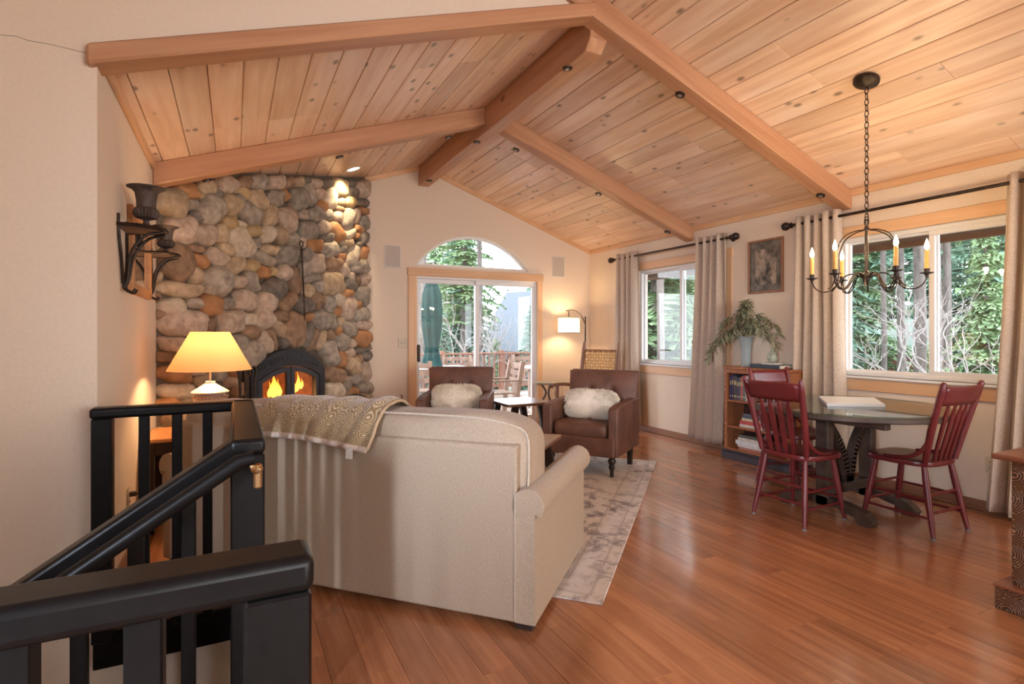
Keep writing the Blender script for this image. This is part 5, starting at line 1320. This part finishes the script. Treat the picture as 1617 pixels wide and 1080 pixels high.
# ------------------------------------------------------------------ chandelier
HX, HY = 3.637, 2.117; HZ = zr(HX) - .004
chd = thing('chandelier', 'wrought iron chandelier with six lit candle bulbs over the table', 'chandelier', (HX, HY, 0))
nn = Vector((MR, 0, 1)).normalized(); Mx = Matrix.Translation((0, 0, HZ)) @ nn.to_track_quat('Z', 'Y').to_matrix().to_4x4()
MB().lathe([(0, -.045), (.012, -.043), (.03, -.034), (.062, -.026), (.075, -.016), (.075, 0)], 28, (0, 0, 0), Mx).build('ceiling_canopy', M_iron, chd, 50)
z = HZ - .045; k = 0; chn = MB()
while z > 1.99:
    ax = Vector((1, 0, 0)) if k % 2 else Vector((0, 1, 0))
    hh, ww = .023, .0115
    chn.tube([Vector((0, 0, z - hh)) + ax * (ww * math.cos(t_)) + Vector((0, 0, hh * math.sin(t_))) for t_ in [j * PI / 5 for j in range(10)]], .0032, 5, closed=True)
    z -= .037; k += 1
chn.build('chain', M_iron, chd, 60)
MB().tube([Vector((0, 0, 1.985)) + Vector((.0, .013 * math.cos(t_), .03 * math.sin(t_))) for t_ in [j * PI / 7 for j in range(14)]], .004, 6, closed=True).cyl((0, 0, 1.955), (0, 0, 1.90), .012, .008, 10).cyl((0, 0, 1.9), (0, 0, 1.60), .0045, n=6).lathe([(0, 1.575), (.02, 1.60), (.028, 1.635), (.012, 1.66), (.006, 1.67)], 14).build('centre_stem', M_iron, chd, 50)
M_cand = mat('amber_candle_sleeve', (.72, .40, .10), .5, var=.1, scale=30, subs=.2)
M_flm = emitter('candle_bulb', (1, .80, .50), 16)
for i in range(6):
    a = math.radians(25 + 60 * i) - YAW
    d = Vector((math.cos(a), math.sin(a), 0)); up = Vector((0, 0, 1))
    arm = MB()
    for off in (-.006, .006):
        sdv = Vector((-d.y, d.x, 0)) * off
        arm.tube([p_ + sdv for p_ in spline([d * .02 + up * 1.62, d * .07 + up * 1.648, d * .12 + up * 1.635, d * .17 + up * 1.575, d * .215 + up * 1.542, d * .265 + up * 1.545, d * .30 + up * 1.58, d * .31 + up * 1.625], 5)], .0042, 6)
    ao = arm.build('arm', M_iron, chd, 60)
    if i % 2 == 0 or True:
        a2 = a + math.radians(30); e_ = Vector((math.cos(a2), math.sin(a2), 0))
        MB().tube(spline([up * 1.95 + e_ * .006, up * 1.93 + e_ * .02, up * 1.922 + e_ * .07, up * 1.885 + e_ * .14, up * 1.80 + e_ * .18, up * 1.67 + e_ * .185, up * 1.585 + e_ * .205, up * 1.548 + e_ * .235], 5), .0042, 6).build('cage_hoop', M_iron, chd, 60)
    c = d * .31
    MB().lathe([(.006, 1.60), (.012, 1.625), (.036, 1.632), (.036, 1.636), (.014, 1.637), (.016, 1.66), (0, 1.66)], 16, c).build('drip_cup', M_iron, ao, 50)
    MB().cyl(c + up * 1.64, c + up * 1.775, .0125, .0115, 14).build('candle_sleeve', M_cand, ao, 50)
    MB().lathe([(.006, 1.775), (.013, 1.79), (.0125, 1.805), (.006, 1.828), (0, 1.845)], 12, c).build('bulb', M_flm, ao, 60)
    bulb_light('candle_light', c + up * 1.82, 5.0, (1, .72, .40), ao, .02)

# ------------------------------------------------------------------ carved cabinet at the right edge
def carved():
    m = bpy.data.materials.new('carved_ring_wood'); m.use_nodes = True
    N = m.node_tree.nodes; L = m.node_tree.links; b = N['Principled BSDF']; b.inputs['Roughness'].default_value = .5
    tc = N.new('ShaderNodeTexCoord')
    vo = N.new('ShaderNodeTexVoronoi'); vo.inputs['Scale'].default_value = 8.5; vo.inputs['Randomness'].default_value = .35; L.new(tc.outputs['Object'], vo.inputs['Vector'])
    mu = N.new('ShaderNodeMath'); mu.operation = 'MULTIPLY'; mu.inputs[1].default_value = 95; L.new(vo.outputs['Distance'], mu.inputs[0])
    sn = N.new('ShaderNodeMath'); sn.operation = 'SINE'; L.new(mu.outputs[0], sn.inputs[0])
    cr = N.new('ShaderNodeValToRGB'); cr.color_ramp.elements[0].position = .35; cr.color_ramp.elements[1].position = .75
    cr.color_ramp.elements[0].color = (.06, .028, .014, 1); cr.color_ramp.elements[1].color = (.34, .15, .065, 1); L.new(sn.outputs[0], cr.inputs[0])
    v2 = N.new('ShaderNodeTexVoronoi'); v2.inputs['Scale'].default_value = 60; L.new(tc.outputs['Object'], v2.inputs['Vector'])
    m2 = N.new('ShaderNodeMapRange'); m2.inputs['From Min'].default_value = .12; m2.inputs['From Max'].default_value = .22; m2.inputs['To Min'].default_value = .75; m2.inputs['To Max'].default_value = 0; L.new(v2.outputs['Distance'], m2.inputs['Value'])
    mx = N.new('ShaderNodeMix'); mx.data_type = 'RGBA'; mx.inputs['B'].default_value = (.62, .42, .22, 1); L.new(m2.outputs[0], mx.inputs['Factor']); L.new(cr.outputs[0], mx.inputs['A'])
    L.new(mx.outputs['Result'], b.inputs['Base Color'])
    bp = N.new('ShaderNodeBump'); bp.inputs['Strength'].default_value = .5; bp.inputs['Distance'].default_value = .004; L.new(sn.outputs[0], bp.inputs['Height']); L.new(bp.outputs[0], b.inputs['Normal'])
    return m
M_carv = carved()
cbn = thing('carved_cabinet', 'cabinet with carved concentric ring panels and polished red wood top', 'cabinet')
M_ctop = wood('red_stained_top', (.20, .065, .035), (.30, .11, .06), 1, .3, .03)
MB().b2(3.12, 3.70, .15, 1.245, .0, .10, .004).build('plinth', M_carv, cbn, 0)
MB().b2(3.115, 3.70, .15, 1.25, .10, .115, .004).build('plinth_moulding', M_ctop, cbn, 0)
MB().b2(3.165, 3.66, .19, 1.20, .115, .685, .003).build('body', M_carv, cbn, 0)
MB().b2(3.11, 3.71, .14, 1.255, .685, .71, .006).build('cabinet_top', M_ctop, cbn, 0)
bxs = thing('metal_box', 'small pewter box standing on the carved cabinet', 'box', (3.33, 1.09, .7105))
MB().b2(-.05, .05, -.06, .06, 0, .10, .008).build('box_body', mat('pewter', (.32, .29, .27), .4, .6), bxs, 0)
MB().b2(-.052, .052, -.062, .062, .10, .125, .008).build('box_lid', mat('pewter', (.32, .29, .27)), bxs, 0)
# ------------------------------------------------------------------ outdoors
M_deck = wood('weathered_deck_board', (.20, .13, .10), (.33, .24, .19), 0, .7, .15, grain=14)
M_drail = wood('stained_deck_rail', (.16, .065, .04), (.26, .12, .075), 2, .6, .08, grain=14)
M_snow = mat('thin_snow', (.72, .76, .82), .8, var=.06, scale=5, bump=.2)
GZ = -2.2
gm = MB(); gm.grid(lambda u, v: (-25 + 90 * u, -8 + 90 * v, GZ - .8 * u + .5 * noise.noise(Vector((u * 12, v * 12, 0)))), 40, 40)
gm.build('floor_forest', mat('forest_floor', (.10, .085, .05), .95, scale=.8, col2=(.30, .30, .27), detail=8, contrast=1.6), None, 60, kind='structure')
DZ, DY0, DY1, DX_0, DX_1 = -.10, 6.97, 11.6, -1.0, 8.6
dk = put('floor_deck', None, kind='structure')
MB().b2(DX_0, DX_1, DY0, DY1, DZ - .25, DZ - .04).build('deck_frame', M_gap, dk, 0)
dm = MB().box((0, 0, 0), (DX_1 - DX_0, .138, .035), .004).mesh('deck_board', M_deck, 0)
y = DY0 + .07
while y < DY1:
    put('deck_board', dm, dk, ((DX_0 + DX_1) / 2, y, DZ - .0175)); y += .145
r = random.Random(11)
for k in range(7):
    a = (r.uniform(3.4, 6.2), r.uniform(8.0, 11.0)); rx, ry = r.uniform(.3, .7), r.uniform(.15, .35)
    MB().prism([(a[0] + rx * math.cos(i * PI / 8) * r.uniform(.7, 1.15), a[1] + ry * math.sin(i * PI / 8) * r.uniform(.7, 1.15)) for i in range(16)], .012, Matrix.Translation((0, 0, DZ))).build('snow_patch', M_snow, dk, 0, kind='stuff')
# deck railing
rl = thing('deck_railing', 'red brown wooden deck railing with square balusters beyond the patio door', 'railing')
YRL = 11.5
MB().b2(DX_0, DX_1, YRL - .07, YRL + .07, .79, .83, .005).build('top_rail', M_drail, rl, 0)
MB().b2(DX_0, DX_1, YRL - .02, YRL + .02, .02, .09, .003).build('bottom_rail', M_drail, rl, 0)
bmz = MB().box((0, 0, 0), (.04, .04, .72), .003).mesh('baluster', M_drail, 0)
x = 1.6
while x < 8.5: put('baluster', bmz, rl, (x, YRL, .44)); x += .13
pmz = MB().box((0, 0, 0), (.10, .10, .98), .004).mesh('post', M_drail, 0)
for x in (2.3, 4.1, 5.55, 7.0, 8.5): put('post', pmz, rl, (x, YRL, .39))
# closed parasol
ub_ = atd(682, 560, 10.2)
um = thing('patio_umbrella', 'closed teal patio umbrella standing in the outdoor table', 'umbrella', (ub_.x, ub_.y, DZ))
M_teal = mat('teal_canvas', (.002, .028, .026), .85, scale=6, col2=(.005, .052, .05))
MB().cyl((0, 0, 0), (0, 0, 2.6), .022, n=10).build('pole', M_drail, um, 50)
cv = MB(); z0 = ub_.z - DZ
def umb(u, v):
    zz = .86 - .14 + (2.45 - .72) * v
    rad = [.19, .14, .165, .17, .15, .06][min(5, int(v * 5))]
    k = v * 5 - int(v * 5); prof = [.19, .115, .16, .175, .155, .05, .05]; i = min(5, int(v * 5)); rad = prof[i] * (1 - k) + prof[i + 1] * k
    a = 2 * PI * u; rad *= 1 + .16 * math.cos(8 * a + 2 * v)
    return (rad * math.cos(a), rad * math.sin(a), zz)
cv.grid(umb, 64, 24).build('canopy', M_teal, um, 60)
MB().tube([(.125 * math.cos(t_), .125 * math.sin(t_), 1.07) for t_ in [i * PI / 10 for i in range(20)]], .012, 6, closed=True).build('tie_strap', M_teal, um, 60)
# patio tables and chairs
M_pat = wood('weathered_teak', (.17, .10, .075), (.30, .20, .15), 2, .65, .1, grain=12)
def patio_table(label, x, y, W, D):
    t = thing('patio_table', label, 'patio table', (x, y, DZ), .0)
    n = int(W / .10)
    for k in range(n): MB().b2(-W / 2 + k * W / n + .004, -W / 2 + (k + 1) * W / n - .004, -D / 2, D / 2, .70, .725, .003).build('slat', M_pat, t, 0)
    MB().b2(-W / 2, W / 2, -D / 2, D / 2, .7255, .735, .004).build('snow_cover', M_snow, t, 0)
    for sx in (-1, 1):
        for sy in (-1, 1): MB().b2(sx * (W / 2 - .10) - .04, sx * (W / 2 - .10) + .04, sy * (D / 2 - .1) - .04, sy * (D / 2 - .1) + .04, 0, .69, .003).build('leg', M_pat, t, 0)
def patio_chair(label, x, y, rz):
    t = thing('patio_chair', label, 'patio chair', (x, y, DZ), rz)
    for k in range(6): MB().b2(-.26, .26, -.27 + k * .085, -.20 + k * .085, .40, .42, .003).build('seat_slat', M_pat, t, 0)
    for sx in (-1, 1):
        MB().prism([(.20, 0), (.27, 0), (.31, .45), (.40, .92), (.33, .92), (.24, .45)], .06, frame((sx * .27 - .03, 0, 0), (0, 1, 0), (0, 0, 1))).build('back_post', M_pat, t, 0)
        MB().b2(sx * .27 - .03, sx * .27 + .03, -.28, -.21, 0, .60, .003).build('front_leg', M_pat, t, 0)
        MB().b2(sx * .27 - .035, sx * .27 + .035, -.30, .30, .60, .625, .003).build('armrest', M_pat, t, 0)
    for z in (.84, .72, .60): MB().b2(-.25, .25, .31 + (z - .6) * .2, .335 + (z - .6) * .2, z - .04, z + .04, .003).build('back_slat', M_pat, t, 0)
q = atd(700, 590, 9.9); patio_table('snowy wooden patio table below the closed teal umbrella', ub_.x + .1, ub_.y + .05, 1.2, .9)
q = atd(835, 575, 10.4); patio_table('snowy wooden patio table at the right of the deck', q.x + .25, q.y, .95, .8)
def pch(label, px, d, rz):
    q = atd(px, 600, d); patio_chair(label, q.x, q.y, rz)
pch('weathered wooden patio chair turned sideways outside the glass door', 783, 8.9, facing((-1, .1)))
pch('weathered wooden patio chair at the near side of the umbrella table', 663, 9.2, facing((.55, .84)))
pch('weathered wooden patio chair against the railing behind the umbrella', 722, 10.95, facing((-.35, -.94)))
pch('weathered wooden patio chair in the right deck corner by the railing', 835, 11.2, facing((-.3, -.95)))
# roof overhang over the right wall, corner post
struct('trim_roof_overhang', MB().prism([(XR + T, zr(XR + T) - .02), (5.75, zr(5.75) - .02), (5.75, zr(5.75) + .15), (XR + T, zr(XR + T) + .15)], 12.0, frame((0, 8.2, 0), (1, 0, 0), (0, 0, 1))), mat('dark_soffit', (.10, .055, .035), .7))
struct('trim_roof_fascia', MB().b2(5.73, 5.78, -3.8, 8.2, zr(5.75) - .06, zr(5.75) + .16), mat('brown_fascia', (.15, .07, .04), .7))
struct('trim_porch_post', MB().b2(5.55, 5.70, 4.98, 5.13, -2.4, zr(5.6) - .02, .01), M_drail)

# --- conifers
def conifer_mesh(seed, h, rad, low, dense=1.0):
    r = random.Random(seed)
    tr = MB().tube([(0, 0, -1.5), (.03, .02, h * .4), (0, 0, h)], [h * .013 + .03, h * .009 + .02, .02], 9)
    fo = MB(); z = h * low
    while z < h * .985:
        k = (z - h * low) / (h * (1 - low)); R = rad * (1 - k) ** .8 * r.uniform(.8, 1.1) + .15
        nb = int((6 + 4 * (1 - k)) * dense)
        for b in range(nb):
            a = r.uniform(0, 2 * PI); Rb = R * r.uniform(.6, 1.1)
            d = Vector((math.cos(a), math.sin(a), 0)); sd_ = Vector((-d.y, d.x, 0))
            droop = r.uniform(.15, .5); zz = z + r.uniform(-.25, .25)
            nseg = max(4, int(Rb * 5.5))
            for i in range(nseg):
                t = (i + .4) / nseg; c = d * (Rb * t) + Vector((0, 0, zz - droop * Rb * t * t + .12 * Rb * t))
                w = Rb * .34 * (1.1 - t) + .10
                for s_ in (-1, 1):
                    tip = c + sd_ * (s_ * w * r.uniform(.7, 1.2)) + d * (w * r.uniform(.3, .8)) + Vector((0, 0, -r.uniform(.02, .22)))
                    e1 = c + d * r.uniform(.06, .13) + Vector((0, 0, .03)); e0 = c - d * r.uniform(.04, .10)
                    fo.raw([e0, e1, tip], [(0, 1, 2)])
                    mid = (c + tip) * .5 + d * .10 + Vector((0, 0, -.10))
                    fo.raw([c, tip, mid], [(0, 1, 2)])
        z += h * .022 * r.uniform(.8, 1.3) / max(.5, dense) + .05
    return tr, fo
M_bark = mat('pine_bark', (.085, .07, .062), .95, scale=7, stretch=(2, 2, .5), col2=(.21, .18, .165), bump=.8, detail=7)
NEED = [mat('fir_needles_blue_green', (.10, .20, .145), .85, scale=1.4, col2=(.26, .42, .31), rand=.2), mat('fir_needles_green', (.12, .21, .10), .85, scale=1.4, col2=(.33, .46, .25), rand=.2)]
PROTO = []
for i, (sd, h, rad, low, de) in enumerate(((1, 15, 2.7, .05, 1.15), (2, 18, 3.0, .08, 1.1), (3, 11, 2.3, .04, 1.25), (4, 21, 2.8, .34, .9))):
    tr, fo = conifer_mesh(sd, h, rad, low, de)
    PROTO.append((tr.mesh('trunk', M_bark, 60), fo.mesh('foliage', NEED[i % 2], 0), fo.mesh('foliage', NEED[(i + 1) % 2], 0)))
_tl = ['full dark fir tree standing in the forest outside', 'tall fir tree with long drooping branches in the forest outside', 'young bushy fir tree low among the forest trees outside', 'tall pine with a bare lower trunk in the forest outside']
_spots = []
_houses = [atd(846, 540, 44), atd(1405, 560, 30)]
def tree(k, x, y, s_, rz, lab=None, grp='forest conifers', z=None):
    if any((x - a) ** 2 + (y - b) ** 2 < (1.1 + 1.1 * s_) ** 2 for a, b in _spots): return
    if any((x - c.x) ** 2 + (y - c.y) ** 2 < 30 for c in _houses): return
    _spots.append((x, y))
    far = math.hypot(x, y) > 24
    if y > 1.1 * x + 3: pl_n = 'far behind the patio door' if far else 'just beyond the deck railing'
    elif y > .82 * x: pl_n = 'far outside the far window' if far else 'close outside the far window'
    else: pl_n = 'deep in the woods beyond the dining window' if far else 'close outside the dining window'
    lab = ('full dark fir tree', 'tall drooping fir tree', 'young bushy fir tree', 'bare stemmed tall pine')[k] + ' ' + pl_n
    t = thing('conifer_tree', lab or _tl[k], 'tree', (x, y, (GZ - .6) if z is None else z), rz, grp)
    tr, f1, f2 = PROTO[k]; o = put('trunk', tr, t); o.scale = (s_, s_, s_)
    o = put('foliage', f1 if int(rz * 10) % 3 else f2, t, kind='stuff'); o.scale = (s_, s_, s_)
r = random.Random(21)
# through the patio door: dense on the left, open sky to the right
for k in range(20):
    Y = 19.0 + 24 * (k / 20) ** 1.1; q = r.uniform(.22, .43); X = q * Y + r.uniform(-.5, .5)
    tree(r.choice((0, 1, 2, 2, 3)), X, Y, r.uniform(.6, .9), r.uniform(0, 6))
for k in range(12):
    Y = r.uniform(40, 58); q = r.uniform(.42, .62); tree(r.choice((0, 2)), q * Y, Y, r.uniform(.55, .80), r.uniform(0, 6))
for q, Y, s_ in ((.55, 20.0, .42), (.60, 17, .40), (.47, 15.5, .30), (.41, 14.8, .30), (.36, 14.2, .34), (.565, 26, .55)): tree(2, q * Y, Y, s_, r.uniform(0, 6), None, z=GZ)
# through the far right window
for k in range(11):
    X = 10.5 + 18 * (k / 11); q = r.uniform(.90, 1.32); tree(r.choice((0, 1, 2)), X, q * X, r.uniform(.7, 1.05), r.uniform(0, 6))
# through the dining window
for k in range(20):
    X = 17 + 24 * (k / 20); q = r.uniform(.30, .74)
    if .47 < q < .60 and X < 31: X += 15
    tree(r.choice((0, 1, 2, 3)), X, q * X, r.uniform(.8, 1.15), r.uniform(0, 6))
for (X, q, s_) in ((10.5, .73, .40), (13.5, .49, .35), (10.8, .36, .42), (12.2, .41, .55), (14, .62, .40)): tree(2, X, q * X, s_, r.uniform(0, 6), None)
for k in range(34):
    X = r.uniform(29, 46); tree(r.choice((0, 1)), X, r.uniform(.33, .72) * X, r.uniform(.95, 1.25), r.uniform(0, 6))
# tall trunks close to the dining window
def pole_tree(px, d, w, lab, grp=None):
    p = atd(px, 527, d); rad = w / 2 / FPX * d
    t = thing('pine_trunk', lab, 'tree', (p.x, p.y, GZ - .6), 0, grp)
    MB().tube([(0, 0, -.2), (.03, 0, 4), (.0, .05, 9), (.05, 0, 16)], [rad * 1.1, rad, rad * .85, rad * .4], 12).build('trunk', M_bark, t, 60)
    fo = MB(); rr_ = random.Random(int(px))
    for k in range(70):
        z = rr_.uniform(7, 16); a = rr_.uniform(0, 6.28); R = rr_.uniform(.8, 2.0)
        for i in range(6):
            c = Vector((math.cos(a), math.sin(a), -.2)) * (R * (i + 1) / 6) + Vector((0, 0, z)); s_ = Vector((-math.sin(a), math.cos(a), 0)) * .22
            fo.raw([c - s_, c + s_, c + Vector((math.cos(a), math.sin(a), -.5)) * .4], [(0, 1, 2)])
    fo.build('foliage', NEED[0], t, 0, kind='stuff')
pole_tree(1337, 11.0, 13, 'pale grey trunk right beside the dining curtain outside')
pole_tree(1395, 13.0, 8, 'slim dark trunk in front of the brown cabin')
pole_tree(1422, 13.5, 11, 'grey trunk at the corner of the brown cabin')
pole_tree(1452, 11.5, 17, 'thick rough barked trunk just left of the window mullion')
pole_tree(1496, 13.0, 11, 'dark trunk among firs in the right window pane')
pole_tree(1480, 9.0, 10, 'mossy trunk right behind the window mullion')
pole_tree(666, 13.2, 14, 'pale rough trunk beside the patio umbrella')
pole_tree(757, 15.0, 8, 'slim pine trunk rising behind the arched window')
pole_tree(1042, 12.0, 12, 'shaded trunk outside the far window')

# --- bare shrub outside the dining window
def shrub(label, base, h, seed, spread, lean):
    t = thing('bare_shrub', label, 'shrub', base)
    r = random.Random(seed); st = MB(); tw_ = MB()
    def grow(p, d, l, rad, dep):
        pts = [p]; dd = d.copy()
        for i in range(4):
            dd = (dd + Vector((r.uniform(-.35, .35), r.uniform(-.35, .35), r.uniform(-.18, .25)))).normalized(); pts.append(pts[-1] + dd * l / 4)
        (st if dep < 2 else tw_).tube(pts, [rad * (1 - .12 * i) for i in range(5)], 5, False)
        if dep < 4:
            for k in range(3 if dep < 3 else 2):
                q = pts[r.choice((2, 3, 4))]; nd = (dd + Vector((r.uniform(-1, 1), r.uniform(-1, 1), r.uniform(-.4, .7))) * spread).normalized()
                grow(q, nd, l * r.uniform(.55, .75), rad * .58, dep + 1)
    for k in range(3): grow(Vector((0, 0, 0)), (Vector((0, 0, 1)) + Vector((lean[0] + r.uniform(-.3, .3), lean[1] + r.uniform(-.3, .3), 0))).normalized(), h, .028, 0)
    M_tw = mat('pale_bare_twig', (.30, .27, .26), .8, var=.2, scale=10)
    st.build('stems', M_tw, t, 60); tw_.build('twigs', M_tw, t, 60, kind='stuff')
p = atd(1566, 640, 7.6); shrub('bare pale branching shrub close outside the right window pane', (p.x, p.y, -.9), 1.5, 4, .95, (-.2, .25))
p = atd(1440, 640, 8.6); shrub('thin bare shrub outside the left pane of the dining window', (p.x, p.y, -1.2), 1.5, 8, .9, (.1, .2))
p = atd(725, 640, 12.8); shrub('bare twiggy shrub just beyond the deck railing', (p.x, p.y, -1.2), 1.7, 12, .9, (0, 0))
p = atd(800, 640, 14.0); shrub('bare crooked shrub in front of the grey roofed cabin', (p.x, p.y, -1.2), 1.5, 15, .9, (0, 0))

# --- neighbouring cabins
def cabin(label, c, rz, W, D, z0, z1, zr_, wall, roof, eave=.5):
    t = thing('cabin', label, 'house', (c.x, c.y, 0), rz)
    n = int((z1 - z0) / .22)
    for k in range(n): MB().b2(-W / 2, W / 2, -D / 2, D / 2, z0 + k * .22 + .01, z0 + (k + 1) * .22, .02).build('siding_board', wall, t, 0)
    MB().prism([(-W / 2, z1), (W / 2, z1), (0, zr_)], D, frame((0, D / 2, 0), (1, 0, 0), (0, 0, 1))).build('gable', wall, t, 0)
    for sg in (-1, 1):
        sl = Vector((sg * (W / 2 + eave), 0, z1 - eave * (zr_ - z1) / (W / 2))); tp = Vector((0, 0, zr_ + .1))
        MB().raw([(sl.x, -D / 2 - eave, sl.z), (sl.x, D / 2 + eave, sl.z), (0, D / 2 + eave, tp.z), (0, -D / 2 - eave, tp.z)], [(0, 1, 2, 3)]).build('roof_slope', roof, t, 0)
        solid(t.children[-1], .12, 0) if False else None
    for o in t.children:
        if o.name.startswith('roof_slope'): solid(o, .14, 0)
    for x in (-W * .25, W * .25):
        wf = MB().b2(x - .55, x + .55, -D / 2 - .06, -D / 2 - .01, (z0 + z1) / 2 - .1, (z0 + z1) / 2 + 1.0).build('window', M_vinyl, t, 0)
        MB().b2(x - .47, x + .47, -D / 2 - .07, -D / 2 - .055, (z0 + z1) / 2 - .02, (z0 + z1) / 2 + .92).build('pane', mat('cabin_pane', (.16, .24, .28), .1), wf, 0)
M_cabw = wood('brown_log_siding', (.13, .055, .032), (.22, .10, .06), 0, .7, .1)
p = atd(846, 540, 44); cabin('grey roofed brown cabin seen past the deck through the door', p, .35, 5.6, 5.5, -3.6, .6, 4.6, M_cabw, mat('grey_blue_roof', (.085, .105, .135), .6, var=.1, scale=3))
p = atd(1405, 560, 30); cabin('red brown log cabin with pale green roof among the trunks', p, .49, 5.0, 3.2, -3.4, .55, 1.9, wood('red_log_siding', (.15, .05, .035), (.24, .085, .055), 0, .7, .08), mat('pale_green_roof', (.14, .21, .175), .6, var=.15, scale=2))
